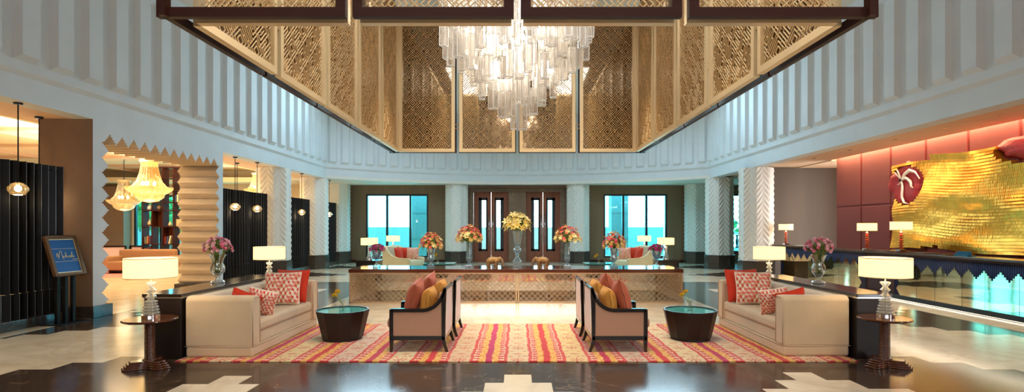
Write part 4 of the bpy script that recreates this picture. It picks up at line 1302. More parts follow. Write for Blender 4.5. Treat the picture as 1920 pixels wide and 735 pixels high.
# bud vases on the coffee tables and far glass tables
def bud(loc, where, seed, n=2, big=1.0):
    r = thing('bud_vase', 'small glass bud vase on ' + where, 'vase', loc, 0, 'bud vases')
    b = MB(); b.box(-0.035,0.035,-0.035,0.035,0,0.15); b.build('vase_body', M['glass'], r, bevel=0.006)
    f = thing('gerbera_stems', 'yellow gerberas in bud vase on ' + where, 'flowers', loc, 0, 'gerberas in bud vases')
    rng = random.Random(seed); mb = MB(); tips = []
    for i in range(n):
        dx = (-0.06-0.05*i) if seed % 2 else (-0.05*i-0.04)
        t = (dx, rng.uniform(-0.02,0.02), 0.26-0.045*i + rng.uniform(-0.01,0.01)); tips.append(t)
        mb.tube([(0.02,0,0.01),(0.0,0,0.10),(t[0]*0.6,t[1],0.20-0.02*i),t], 0.004, 6)
    mb.build('stem', M['stem'], f, smooth=True)
    for t in tips:
        o = obj('bloom', BL['gerb'], f, loc=t, rot=(-0.9, -0.3, 0)); o.scale = (big,)*3
bud((-2.49, 7.58, 0.414), 'the coffee table near archway side sofa', 1)
bud((2.46, 7.60, 0.414), 'the coffee table near reception side sofa', 3)

# ================================================================== ELEPHANTS
def elephant_mesh():
    mb = MB()
    mb.ell((0,0,0.165), (0.125,0.068,0.075), 20, 12)
    mb.ell((-0.06,0,0.155), (0.07,0.064,0.072), 16, 10); mb.ell((0.06,0,0.165), (0.07,0.062,0.07), 16, 10)
    mb.ell((0.145,0,0.185), (0.052,0.045,0.055), 16, 10)
    for s in (-1, 1): mb.ell((0.125,s*0.052,0.175), (0.036,0.012,0.05), 12, 8)
    mb.tube([(0.175,0,0.18),(0.205,0,0.15),(0.213,0,0.10),(0.207,0,0.055),(0.222,0,0.03),(0.237,0,0.035)], [0.034,0.028,0.023,0.019,0.016,0.013], 12)
    for x, y, dx in ((0.075,0.036,0.012),(0.06,-0.036,-0.01),(-0.085,0.036,0.01),(-0.10,-0.036,-0.012)):
        mb.tube([(x,y,0.16),(x+dx*0.5,y,0.08),(x+dx,y,0.03),(x+dx,y,0.0)], [0.038,0.031,0.028,0.032], 12)
    mb.tube([(-0.125,0,0.19),(-0.143,0,0.15),(-0.145,0,0.09)], [0.012,0.008,0.009], 8)
    me = mb.mesh('elephant', M['gold'])
    o = bpy.data.objects.new('tmp', me); COL.objects.link(o)
    md = o.modifiers.new('r', 'REMESH'); md.mode = 'VOXEL'; md.voxel_size = 0.006
    sm = o.modifiers.new('s', 'SMOOTH'); sm.iterations = 3; sm.factor = 0.5
    dg = bpy.context.evaluated_depsgraph_get(); ev = o.evaluated_get(dg)
    res = bpy.data.meshes.new_from_object(ev); bpy.data.objects.remove(o)
    res.polygons.foreach_set('use_smooth', [True]*len(res.polygons)); res.materials.clear()
    res.materials.append(mat('carved_brass', C(170,130,80), 0.45, 0.5, var=0.45, vscale=60, bump=0.5, bscale=120))
    return res
em = elephant_mesh()
def elephant(loc, rz, label):
    r = thing('elephant_figurine', label, 'figurine', loc, rz, 'brass elephants')
    obj('body', em, r)
    t = MB()
    for s in (-1, 1): t.tube([(0.185,s*0.022,0.155),(0.205,s*0.028,0.13),(0.222,s*0.028,0.128)], [0.006,0.005,0.002], 6)
    t.build('tusk', M['paper'], r, smooth=True)
elephant((-0.53, 11.62, TZ), 0.1, 'carved brass elephant left of the centre vase, trunk towards it')
elephant((0.55, 11.62, TZ), PI-0.1, 'carved brass elephant right of the centre vase, trunk towards it')

# ================================================================== SEATING BEHIND THE CONSOLE
def tub_chair(loc, rz, label):
    r = thing('lounge_chair', label, 'armchair', loc, rz, 'cream lounge chairs beyond the console')
    W = 0.55
    prof = [(-0.52,0.12),(-0.56,0.86),(-0.50,0.93),(-0.40,0.90),(-0.30,0.74),(-0.16,0.62),(0.05,0.56),(0.46,0.54),(0.52,0.50),(0.50,0.12)]
    for s in (-1, 1):
        a = MB(); a.prism(prof, s*W, s*(W-0.12), 'y'); arm = a.build('arm', M['cream_fab'], r, bevel=0.03, bseg=3, auto=0.8)
        p = MB(); p.tube([(x, s*(W+0.003), z) for x, z in prof[1:9]], 0.009, 6); p.build('piping', M['cream_fab'], arm)
    b = MB(); b.prism([(-0.56,0.14),(-0.60,0.92),(-0.52,0.96),(-0.43,0.93),(-0.36,0.45),(-0.36,0.14)], -W+0.10, W-0.10, 'y'); b.build('backrest', M['cream_fab'], r, bevel=0.03, bseg=3, auto=0.8)
    c = MB(); c.box(-0.40,0.50,-W+0.12,W-0.12,0.26,0.46); c.build('seat_cushion', M['cream_fab'], r, bevel=0.05, bseg=3, auto=0.9)
    c = MB(); c.box(-0.48,0.46,-W+0.06,W-0.06,0.12,0.27); c.build('base', M['cream_fab'], r)
    for x in (-0.45,0.42):
        for y in (-W+0.08,W-0.08): MB().box(x-0.025,x+0.025,y-0.025,y+0.025,0,0.13).build('leg', M['wood_dk'], r)
for x, rz, w in ((-3.95, -0.30, 'archway'), (4.05, PI+0.30, 'reception')):
    tub_chair((x, 18.6, 0), rz, 'cream upholstered lounge chair beyond the console on the %s side' % w)
    d = 1 if x < 0 else -1
    cushion('red_m', 'sofa_cushion', (x-0.08*d, 18.78, 0.475), 0.1*d, 0.22, 'red cushion at the back of the cream chair, %s side' % w, group='lounge chair cushions')
    cushion('cube_m', 'sofa_cushion', (x+0.30*d, 18.62, 0.475), 0.05*d, 0.22, 'patterned cushion in the cream chair, %s side' % w, group='lounge chair cushions')
    cushion('red_m', 'sofa_cushion', (x-0.10*d, 18.40, 0.475), (PI/2-0.35)*d, 0.22, 'coral red cushion nearest the wing of the cream chair, %s side' % w, group='lounge chair cushions')
def side_cabinet(loc, label):
    r = thing('side_cabinet', label, 'cabinet', loc, 0, 'black side cabinets beyond the console')
    MB().box(-0.32,0.32,-0.3,0.3,0.05,0.56).build('body', M['lacquer'], r, bevel=0.004)
    MB().box(-0.34,0.34,-0.32,0.32,0.56,0.60).build('top', M['lacquer'], r, bevel=0.004)
    MB().box(-0.29,0.29,-0.27,0.27,0,0.05).build('plinth', M['rubber'], r)
for x, y, w in ((-4.52,16.3,'archway side, nearer'),(4.62,16.6,'reception side, nearer'),(-4.8,20.6,'archway side, by the window'),(4.9,20.6,'reception side, by the window')):
    side_cabinet((x, y, 0), 'black side cabinet under a lamp beyond the console, '+w)
    lamp((x, y, 0.601), 'lit drum shade lamp beyond console, '+w, 0.97)
def glass_table(loc, label):
    r = thing('glass_table', label, 'coffee table', loc, 0, 'glass tables beyond the console')
    MB().box(-0.5,0.5,-0.45,0.45,0.40,0.42).build('glass_top', M['tealglass'], r, bevel=0.003)
    f = MB(); f.box(-0.48,0.48,-0.43,0.43,0.36,0.398); f.build('apron', M['console'], r)
    for x in (-0.43,0.43):
        for y in (-0.38,0.38): MB().box(x-0.025,x+0.025,y-0.025,y+0.025,0,0.37).build('leg', M['console'], r)
glass_table((-2.55,17.6,0), 'low square glass table beyond the console on the archway side')
glass_table((2.7,17.6,0), 'low square glass table beyond the console on the reception side')
bud((-2.62,17.55,0.421), 'glass table beyond the console, archway side', 5, 2, 1.3)
bud((2.68,17.55,0.421), 'glass table beyond the console, reception side', 7, 2, 1.3)

# ================================================================== BLACK SLATTED SCREENS AND PENDANTS
def slat_screen(ya, yb, label, n):
    r = thing('slatted_screen', label, 'screen', (-7.95, ya, 0), 0, 'black slatted screens')
    k = MB(); k.box(-0.20,0.18,-0.02,yb-ya+0.02,0,0.15); k.build('kerb', M['darkbase'], r, bevel=0.006)
    u = MB(); u.box(-0.085,0.082,-0.011,0.011,0.55,2.65); u.box(0.082,0.085,-0.011,0.011,0.55,2.65,1); ume = u.mesh('slat', [M['slat'], M['slatglint']], recalc=False)
    l = MB(); l.box(-0.085,0.082,-0.011,0.011,0.15,0.545); l.box(0.082,0.085,-0.011,0.011,0.15,0.545,1); lme = l.mesh('lower_slat', [M['slat'], M['slatglint']], recalc=False)
    st = (yb-ya)/n
    for i in range(n):
        y = (i+0.5)*st; a = 0.62 + 0.22*math.sin(i*0.9)
        s = obj('slat', ume, r, loc=(0.02*math.sin(i*0.7), y, 0), rot=(0,0,a))
        obj('lower_slat', lme, s, loc=(0.012,0,0), rot=(0,0,0.05))
    t = MB(); t.box(-0.012,0.012,0,yb-ya,2.56,2.58); t.box(-0.012,0.012,0,yb-ya,0.52,0.54); t.build('tie_rail', M['blackmetal'], r)
slat_screen(6.7, 9.30, 'black slatted screen behind the framed blue sign', 18)
slat_screen(13.55, 16.85, 'black slatted screen between the stepped archway and first column', 23)
slat_screen(17.75, 20.3, 'black slatted screen between first and second left columns', 18)
slat_screen(21.2, 23.35, 'black slatted screen between second and third left columns', 15)
M['globe'] = glassy('smoked_globe_glass', (0.98,0.86,0.66,1), 0.16, 0.05, body=C(255,226,170), bodyw=0.12)
def pendant(loc, ztop, zg, label):
    r = thing('pendant_lamp', label, 'pendant lamp', (loc[0], loc[1], 0), 0, 'glass globe pendant lamps')
    MB().lathe([(0.0,ztop-0.035),(0.055,ztop-0.035),(0.06,ztop-0.01),(0.06,ztop),(0.0,ztop)], 20, cap=False).build('canopy', M['blackmetal'], r, auto=0.6)
    MB().tube([(0,0,zg+0.10),(0,0,ztop-0.03)], 0.009, 8).build('rod', M['blackmetal'], r)
    g = MB(); g.lathe([(0.03,0.105),(0.075,0.085),(0.128,0.03),(0.132,-0.015),(0.085,-0.085),(0.05,-0.095),(0.0,-0.095)], 12, (0,0,zg), cap=False); g.build('glass_globe', M['globe'], r)
    b = MB(); b.ell((0,0,zg+0.01), (0.045,0.045,0.05), 10, 8); b.build('bulb', M['bulb'], r, smooth=True)
    light('POINT', 'pendant_glow', (loc[0], loc[1], zg-0.14), 5, (1,0.75,0.45), rad=0.08)
pendant((-7.62, 8.14), ZB+0.005, 2.18, 'glass globe pendant in front of the slats behind the sign')
pendant((-8.25, 9.2), ZB+0.005, 2.18, 'pendant behind the slats, its black rod against the brown pier')
pendant((-7.62, 14.4), ZB+0.005, 2.15, 'glass globe pendant nearest the archway before second slatted screen')
pendant((-7.62, 15.62), ZB+0.005, 2.14, 'glass globe pendant nearest first column before second slatted screen')
pendant((-8.3, 15.8), ZB+0.005, 2.15, 'pendant rod behind second screen, left one')
pendant((-8.3, 17.2), ZB+0.005, 2.15, 'pendant rod behind second screen, close to first column')
pendant((-7.62, 18.85), ZB+0.005, 2.13, 'glass globe pendant between first and second left columns')
pendant((-7.62, 21.6), ZB+0.005, 2.12, 'glass globe pendant between second and third left columns')

# ================================================================== SIGN ON A STAND
def sign():
    r = thing('sign_stand', 'framed blue sign with cream script on black metal stand before brown pier', 'sign', (-7.50, 8.92, 0), -0.08)
    MB().box(-0.24,0.16,-0.30,0.30,0.0,0.014).build('base_plate', M['blackmetal'], r, bevel=0.003)
    for y in (-0.17,-0.03,0.11): MB().box(-0.06,-0.01,y-0.028,y+0.028,0.014,0.86).build('post', M['blackmetal'], r, bevel=0.003)
    # leaning board in local coords: u along Y, v up the lean
    lean = math.atan2(0.20, 0.64)
    Mx = Matrix.Translation((0.06, 0, 0.80)) @ Matrix.Rotation(-lean, 4, 'Y')
    def P(x, y, z): return tuple(Mx @ Vector((x, y, z)))
    b = MB(); b.box(-0.05,-0.028,-0.26,0.26,0.03,0.66, M=Mx); b.build('board', mat('cobalt_board', C(0,92,166), 0.6), r)
    f = MB(); w = 0.055
    for (a, c, d, e) in ((-0.29,-0.29+w,0,0.69),(0.29-w,0.29,0,0.69),(-0.29+w,0.29-w,0,w),(-0.29+w,0.29-w,0.69-w,0.69)): f.box(-0.055,0.0,a,c,d,e, M=Mx)
    f.build('picture_frame', mat('antique_gold_frame', C(104,72,40), 0.45, 0.5, var=0.4, vscale=50, bump=0.6, bscale=60), r, bevel=0.012, bseg=2)
    i = MB(); w2 = 0.012
    for (a, c, d, e) in ((-0.235,-0.235+w2,0.055,0.635),(0.235-w2,0.235,0.055,0.635),(-0.235,0.235,0.055,0.055+w2),(-0.235,0.235,0.635-w2,0.635)): i.box(-0.03,-0.015,a,c,d,e, M=Mx)
    i.build('inner_frame', M['gold'], r)
    ink = mat('cream_script', C(240,226,180), 0.5)
    l = MB()
    for v in (0.25, 0.47): l.box(-0.0285,-0.026,-0.20,0.22,v-0.002,v+0.002, M=Mx)
    l.build('rule_line', ink, r)
    S = [  # cursive letters, u to the right (+Y), v up
        [(-0.155,0.33),(-0.14,0.385),(-0.125,0.40),(-0.128,0.345),(-0.125,0.30),(-0.10,0.38),(-0.065,0.435),(-0.05,0.43),(-0.055,0.36),(-0.05,0.295),(-0.03,0.275)],
        [(-0.055,0.315),(-0.03,0.325),(-0.022,0.345),(-0.034,0.345),(-0.036,0.322),(-0.018,0.318),(0.0,0.33)],
        [(0.0,0.325),(0.022,0.385),(0.022,0.41),(0.012,0.37),(0.012,0.312)],
        [(0.014,0.338),(0.034,0.356),(0.024,0.338),(0.042,0.312),(0.058,0.325)],
        [(0.075,0.345),(0.06,0.34),(0.06,0.315),(0.078,0.315),(0.08,0.34),(0.072,0.346),(0.09,0.338)],
        [(0.088,0.318),(0.104,0.35),(0.108,0.322),(0.096,0.312),(0.115,0.322)],
        [(0.115,0.322),(0.138,0.385),(0.138,0.41),(0.126,0.37),(0.126,0.312),(0.14,0.345),(0.15,0.33),(0.152,0.314),(0.175,0.335)],
    ]
    t = MB()
    for s in S: t.tube([P(-0.026, u, v) for u, v in s], 0.0042, 6)
    t.build('script_lettering', ink, r, smooth=True)
    s = MB()
    for k, u in enumerate((0.12,0.133,0.146,0.159,0.172,0.185,0.198,0.21)): s.box(-0.0285,-0.0265,u,u+0.008,0.275,0.275+(0.012 if k % 3 else 0.009), M=Mx)
    s.build('small_lettering', ink, r)
sign()

# ================================================================== RECEPTION COUNTER
def reception():
    ya, yb, X = 3.2, 16.9, 8.32
    r = thing('reception_counter', 'long reception counter with stepped mirror panels and dark fluted band', 'reception counter', (0,0,0))
    MB().box(X+0.03, 8.55, ya, yb, 0.12, 1.02).build('body', M['walnutdk'], r)
    MB().box(X+0.06, 8.53, ya+0.02, yb-0.02, 0, 0.12).build('plinth', M['rubber'], r)
    MB().box(X-0.02, X+0.05, ya, yb, 0.03, 0.12).build('kerb', M['rubber'], r)
    t = MB(); t.box(X-0.22, 8.60, ya-0.05, yb+0.1, 1.02, 1.06); t.build('counter_top', mat('brown_stone_top', C(84,66,54), 0.15, var=0.15, vscale=4, coat=0.3), r, bevel=0.006)
    a = MB(); a.box(X-0.12, X+0.04, ya, yb, 0.97, 1.02); a.build('fascia', M['walnutdk'], r)
    # fluted field
    for fa, fb in ((ya+0.05, 11.78), (12.76, yb-0.05)):
        f = MB(); y = fa
        while y < fb:
            f.prism([(X+0.03, y), (X+0.008, y+0.006), (X, y+0.02), (X+0.008, y+0.034), (X+0.03, y+0.0415)], 0.12, 0.97, 'z')
            y += 0.0415
        f.build('fluted_band', M['flute'], r)
    mm = mat('warm_panel_mirror', C(226,208,166), 0.03, 1.0)
    nt = mm.node_tree; N = nt.nodes; L = nt.links
    tc = N.new('ShaderNodeTexCoord'); mp = N.new('ShaderNodeMapping'); mp.inputs['Scale'].default_value = (1, 1.2, 4); nz = N.new('ShaderNodeTexNoise'); nz.inputs['Scale'].default_value = 1.3; nz.inputs['Detail'].default_value = 1
    bp = N.new('ShaderNodeBump'); bp.inputs['Strength'].default_value = 0.035; bp.inputs['Distance'].default_value = 0.02
    L.new(tc.outputs['Object'], mp.inputs[0]); L.new(mp.outputs[0], nz.inputs['Vector']); L.new(nz.outputs['Fac'], bp.inputs['Height']); L.new(bp.outputs[0], N['Principled BSDF'].inputs['Normal'])
    for (a, b) in ((ya+0.25, 11.60), (12.98, yb-0.3)):
        n = int(round((b-a)/0.33)); per = (b-a)/n; st = per/8
        top = []
        for i in range(n*8):
            w = step_wave((i+0.5)*st, per, 0.16)
            top += [(a+i*st, 0.66+w), (a+(i+1)*st, 0.66+w)]
        # stepped ends
        def end(y, sg):
            pts = []; dz = 0.5/16
            for i in range(17):
                w = step_wave((i+0.5)*dz, 0.25, 0.10)
                pts += [(y+sg*w, 0.125+i*dz), (y+sg*w, 0.125+(i+1)*dz)]
            return pts
        pm = MB(); xa, xb = X-0.006, X-0.001
        for i in range(0, len(top), 2): pm.box(xa, xb, top[i][0], top[i+1][0], 0.125, top[i][1])
        for y, sg in ((a, -1), (b, 1)):
            e = end(y, sg)
            for i in range(0, len(e)-2, 2):
                q = e[i][0]
                if abs(q-y) > 1e-6: pm.box(xa, xb, min(q, y), max(q, y), e[i][1], e[i+1][1])
        p = pm.build('mirror_panel', mm, r, recalc=False)
        jn = MB(); k = 0
        y = a + per
        while y < b-0.05:
            jn.box(X-0.0075, X-0.0055, y-0.003, y+0.003, 0.13, 0.66+0.10); y += per*(2 if k % 2 else 1.5); k += 1
        jn.build('panel_joint', M['rubber'], p)
    # light strip below the kerb
    MB().box(X+0.052, X+0.058, ya, yb, 0.01, 0.03).build('light_strip', emis('warm_led', (1,0.82,0.55,1), 4), r)
    MB().box(8.14, 8.58, 11.45, 12.55, 1.06, 1.085).build('raised_top', M['walnut'], r, bevel=0.004)
reception()
for i, (x, y, z, w) in enumerate(((8.36,16.6,1.061,'far end of the reception counter by the taupe wall'),(8.36,12.75,1.061,'reception counter before the plain red panels'),(8.36,11.62,1.086,'reception counter before the gold wall relief'))):
    lamp((x, y, z), 'lit coral glass lamp, '+w, 1.0, True)
def small_box(name, x0,x1,y0,y1,z0,z1,m,label,cat,b=0.002):
    o = MB().box(x0,x1,y0,y1,z0,z1).build(name, m, bevel=b); return tag(o, label, cat)
small_box('document_folder', 8.20,8.50,15.3,15.75,1.061,1.072, M['paper'], 'flat white folder on the far part of the counter', 'folder')
small_box('desk_blotter', 8.2,8.55,10.75,11.2,1.061,1.076, M['rubber'], 'dark flat desk pad beside coral lamp on counter', 'desk pad')
small_box('desk_pad', 8.2,8.55,10.25,10.65,1.061,1.072, M['console'], 'dark desk pad next to the blue acrylic stand on counter', 'desk pad')
def acrylic():
    r = thing('leaflet_stand', 'small blue acrylic leaflet stand on the reception counter', 'stand', (8.4, 10.02, 1.061))
    bl = mat('blue_acrylic', C(60,120,150), 0.1, spec=0.6)
    MB().box(-0.08,0.08,-0.16,0.16,0,0.012).build('foot', bl, r)
    MB().box(-0.02,0.0,-0.16,0.16,0.012,0.085).build('back_panel', bl, r)
    MB().box(-0.07,-0.06,-0.16,0.16,0.012,0.04).build('front_lip', bl, r)
acrylic()

# ================================================================== GOLD RELIEF ON THE RED WALL
def art_h(y, z):
    return 0.085 + 0.040*math.sin(1.9*y+2.4*z+0.8*math.sin(1.3*y)) + 0.027*math.sin(6.5*z+1.5*math.sin(y*1.5)) + 0.008*math.sin(13*z-1.9*y)
def art():
    r = thing('wall_relief', 'large wavy gold tile wall relief with crimson corner patches on the red wall', 'wall art', (9.2, 10.4, 2.1))
    ox, oy, oz = 9.2, 10.4, 2.1
    def top(y):
        t = (12.95-y)/5.0
        return 3.09 + 0.03*math.sin(y*2.2) + (0.12 if t > 0.22 else 0.0) - 0.16*max(0,t-0.1)
    def bot(y): return 1.14 + 0.06*math.sin(2.2*y+0.4) + 0.03*math.sin(5*y)
    mb = MB(); hz = 0.062; wy = 0.034
    y = 12.94
    rng = random.Random(9)
    while y > 7.6:
        z = top(y); row = 0
        while z > bot(y):
            inred = False
            cy, cz = y, z
            if ((cy-12.55)/0.52)**2 + ((cz-2.62)/0.46)**2 < 1: inred = True
            if ((cy-9.2)/0.95)**2 + ((cz-3.05)/0.30)**2 < 1: inred = True
            if not inred:
                h = art_h(y, z); h2 = art_h(y, z-hz)
                e = 0.003 + 0.006*rng.random() + 0.016*max(0, math.sin(2.3*y+1.0*math.sin(3*z)+5.1*z))
                n = len(mb.v); a, b = y-wy*0.96, y
                xo, xi = -h2-e, -h
                mb.v += [(xi,a-oy,z-oz),(xi,b-oy,z-oz),(xo-0.004,b-oy,z-hz-oz),(xo-0.004,a-oy,z-hz-oz),(0,a-oy,z-oz),(0,b-oy,z-oz),(0,b-oy,z-hz-oz),(0,a-oy,z-hz-oz)]
                for q in ((0,1,2,3),(4,7,6,5),(0,4,5,1),(1,5,6,2),(2,6,7,3),(3,7,4,0)): mb.face([n+i for i in q])
            z -= hz
        y -= wy
    mb.build('gold_tiles', M['goldart'], r, recalc=False)
    def blob(cy, cz, ry, rz, seed, name):
        rg = random.Random(seed); rows = []; ns = 44
        ph = [rg.uniform(0,6) for _ in range(4)]
        edge = []
        for i in range(ns+1):
            a = 2*PI*i/ns
            k = 1+0.10*math.sin(3*a+ph[0])+0.07*math.sin(5*a+ph[1])+0.05*math.sin(11*a+ph[2])
            edge.append((ry*k*math.cos(a), rz*k*math.sin(a)))
        edge[-1] = edge[0]
        for j in range(9):
            t = j/8; row = []
            for (u, w) in edge:
                yy, zz = cy+u*t, cz+w*t
                x = -(art_h(yy, zz)+0.03)*(1-t**6) - 0.0
                row.append((x, yy-oy, zz-oz))
            rows.append(row)
        b = MB(); b.grid(rows); return b.build(name, M['redpatch'], r, recalc=False)
    blob(12.58, 2.60, 0.56, 0.52, 4, 'crimson_patch'); blob(9.15, 3.07, 1.0, 0.30, 8, 'crimson_patch')
    # silver flower: curved petals from one point
    c0 = (12.68, 2.72)
    for pts in ([(0,0),(-0.14,0.13),(-0.30,0.20),(-0.46,0.14),(-0.60,-0.02)], [(0,0),(-0.14,0.04),(-0.28,-0.06),(-0.36,-0.18),(-0.46,-0.22)],
                [(0,-0.03),(-0.06,-0.22),(-0.10,-0.42),(-0.20,-0.55),(-0.36,-0.58)], [(0,0.02),(0.08,0.12),(0.12,0.2)], [(0,0.03),(0.02,0.16),(0.04,0.26)], [(0,-0.02),(0.08,-0.1),(0.14,-0.1)]):
        m = MB(); rows = []; big = len(pts) > 3
        V = [Vector(p) for p in pts]
        S = []
        for i in range(13):
            t = i/12*(len(V)-1); k = min(int(t), len(V)-2); S.append(V[k].lerp(V[k+1], t-k))
        for i, p in enumerate(S):
            d = (S[min(i+1,12)]-S[max(i-1,0)]).normalized(); nn = Vector((-d.y, d.x)); t = i/12
            w = (0.040 if big else 0.014)*math.sin(PI*min(1, t*0.9+0.12))**0.8*(1 if t < 0.75 else (1-t)*3+0.2)
            row = []
            for s in (-1,-0.5,0,0.5,1):
                q = p + nn*w*s; yy, zz = c0[0]+q.x, c0[1]+q.y
                row.append((-(art_h(yy, zz)+0.05+0.03*(1-s*s)), yy-oy, zz-oz))
            rows.append(row)
        m.grid(rows); m.build('silver_petal', M['silver'], r, recalc=False, smooth=True)
    MB().ell((-(art_h(*c0)+0.09), c0[0]-oy, c0[1]-oz), (0.03,0.035,0.035), 10, 8).build('flower_heart', M['rubber'], r, smooth=True)
art()
led = tag(MB().box(9.12,9.16,0.5,15.4,3.70,3.72).build('cove_light', emis('warm_cove', (1,0.62,0.36,1), 16)), 'long warm light strip in the ceiling slot above the red wall', 'cove light')
dl = MB().lathe([(0.0,0.0),(0.035,0.0),(0.05,-0.006),(0.05,0.004),(0.0,0.004)], 16, cap=False).mesh('downlight', M['chrome'])
for i, y in enumerate((15.0, 13.4, 11.8, 10.4, 9.2)):
    o = obj('downlight', dl, loc=(8.35, y, ZB+0.041))
    tag(o, 'recessed downlight in the tan soffit over reception, number %s from the far end' % ('one','two','three','four','five')[i] if False else
        'recessed downlight in tan soffit, %s' % ('by the taupe wall','second from the taupe wall','over the middle lamp','over the gold relief','nearest the camera')[i], 'downlight', 'reception downlights')

# ================================================================== LOUNGE THROUGH THE ARCHWAY
M['amber'] = glassy('amber_crystal', (1,0.86,0.55,1), 0.1, 0.1, body=C(230,186,104), bodyw=0.22, emit=(1,0.72,0.34,1), estr=0.05)
M['amberbowl'] = glassy('frosted_bowl', (1,0.9,0.6,1), 0.1, 0.1, body=C(255,230,160), bodyw=0.32, emit=(1,0.76,0.40,1), estr=0.1)
def bell_chandelier(loc, s, label):
    x, y, z = loc
    r = thing('bell_chandelier', label, 'chandelier', loc, 0, 'amber bell chandeliers in the lounge')
    fold = lambda i: 1.0 if i % 2 else 0.95
    c = MB(); c.lathe([(0.22*s,1.06*s),(0.23*s,1.12*s),(0.20*s,1.14*s),(0.19*s,1.07*s)], 24, cap=False); c.build('crown', M['gold'], r)
    b = MB(); b.lathe([(0.19*s,1.08*s),(0.20*s,0.95*s),(0.235*s,0.75*s),(0.30*s,0.55*s),(0.42*s,0.40*s),(0.5*s,0.36*s)], 48, cap=False, fold=fold); b.build('bell', M['amber'], r)
    p = MB(); p.lathe([(0.55*s,0.40*s),(0.54*s,0.34*s),(0.44*s,0.25*s),(0.34*s,0.20*s)], 48, cap=False, fold=fold); p.build('flared_rim', M['amberbowl'], r)
    w = MB(); w.lathe([(0.36*s,0.22*s),(0.33*s,0.12*s),(0.20*s,0.02*s),(0.0,-0.02*s)], 32, cap=False); w.build('bowl', M['amberbowl'], r, smooth=True)
    MB().tube([(0,0,1.1*s),(0,0,4.14-z)], 0.012, 6).build('chain', M['blackmetal'], r)
    bm_ = MB().ell((0,0,0), (0.04*s,0.04*s,0.06*s), 8, 6).mesh('bulb', M['bulb'], smooth=True)
    for i in range(5): obj('bulb', bm_, r, loc=(0.14*s*math.cos(i*1.257), 0.14*s*math.sin(i*1.257), 0.5*s))
    light('POINT', 'chandelier_glow', (x, y, z-0.25), 12, (1,0.74,0.42), rad=0.25)
bell_chandelier((-9.66, 14.0, 2.26), 0.98, 'larger amber crystal bell chandelier seen through the stepped archway')
bell_chandelier((-14.75, 20.0, 2.22), 1.0, 'farther amber crystal bell chandelier through the archway, beside the window')
bell_chandelier((-10.2, 20.9, 2.75), 0.85, 'amber bell chandelier partly hidden behind the second slatted screen')

def bookshelf():
    x0, x1, y0, y1 = -13.95, -12.35, 19.8, 20.15
    r = thing('bookshelf', 'tall dark open bookshelf dividing the lounge, seen through the archway', 'bookshelf', (x0, y0, 0))
    W, D, H = x1-x0, y1-y0, 3.85; t = 0.045
    MB().box(0,W,0,D,0,0.10).build('base', M['walnutdk'], r); MB().box(0,W,0,D,H-t,H).build('top', M['walnutdk'], r)
    ups = [0, 0.36, 0.75, 1.15, W-t]
    shelves = [0.52, 0.95, 1.6, 2.2, 2.5, 2.95, 3.4]
    for u in ups: MB().box(u,u+t,0,D,0.1,H-t).build('upright', M['walnutdk'], r)
    for s in shelves: MB().box(t,W-t,0,D,s,s+0.035).build('shelf', M['walnutdk'], r)
    for (a, b, c, d) in ((0.75,1.15,0.95,1.6),(0.0,0.36,0.1,0.52),(0.36,0.75,0.1,0.52),(0.75,1.15,0.1,0.52),(1.15,W,0.1,0.52),(0.36,0.75,1.6,2.2),(0,0.36,2.95,3.4),(0,0.36,3.4,H-t)):
        MB().box(a+0.03,b,D-0.03,D-0.01,c+0.02,d).build('back_panel', M['walnut'], r)
    bx, by = x0, y0
    def book(x, z, w, h, m, tilt, label):
        o = bpy.data.objects.new('book', MB().box(0,w,0,0.2,0,h).mesh('book', m)); COL.objects.link(o); o.location = (bx+x, by+0.06, z); o.rotation_euler = (0, tilt, 0)
        tag(o, label, 'book', 'books on the lounge bookshelf')
    cols = [('dark red',C(130,40,36)),('blue',C(60,80,120)),('cream',C(220,206,170)),('grey',C(120,120,116)),('tan',C(170,130,80))]
    sp = [(0.80,0.987,0.0),(0.87,0.987,0.15),(0.95,0.987,0.2),(0.06,0.987,0.0),(0.13,0.987,0.1),(0.20,0.987,0.0),(1.20,2.537,0.0),(1.27,2.537,0.0),(1.34,2.537,0.1),(0.07,0.557,0.0),(0.14,0.557,0.0)]
    for i, (x, z, tl) in enumerate(sp):
        n, c = cols[i % 5]
        pl = {0.987:'second lowest',2.537:'upper',0.557:'lowest open'}[z]; where = 'left bay' if x < 0.3 else ('centre bay' if x < 1.1 else 'right bay')
        book(x, z, 0.05, 0.26+0.02*(i % 3), mat('cover_%d' % i, c, 0.6), tl, '%s book, %s shelf of the lounge bookshelf, %s' % (n, pl, where))
    def pot(x, z, s, m, label, prof):
        o = MB().lathe([(a*s, b*s) for a, b in prof], 16, cap=False).build('vase', m, smooth=True, loc=(bx+x, by+0.17, z)); tag(o, label, 'vase', 'ornaments on the lounge bookshelf')
    pr = [(0,0),(0.06,0),(0.09,0.07),(0.07,0.14),(0.03,0.18),(0.04,0.22),(0.03,0.22),(0,0.1)]
    pot(0.19,1.637,1.1,M['brass'],'round brass jar on bookshelf, middle shelf left bay',pr); pot(0.95,1.637,0.8,M['gold'],'small gilt jar on bookshelf, middle shelf centre bay',pr)
    pot(0.19,2.237,1.0,M['paper'],'white ceramic jar on bookshelf, left bay high shelf',pr); pot(0.55,2.237,1.1,M['stone'],'brown jar on bookshelf, high shelf second bay',pr); pot(1.36,2.237,0.9,M['tealglass'],'teal jar on bookshelf, high shelf right bay',pr)
    tag(MB().box(bx+1.22,bx+1.46,by+0.1,by+0.12,1.637,1.9).build('picture_frame', M['gold']), 'gilt picture frame standing on bookshelf, right bay', 'picture frame')
bookshelf()
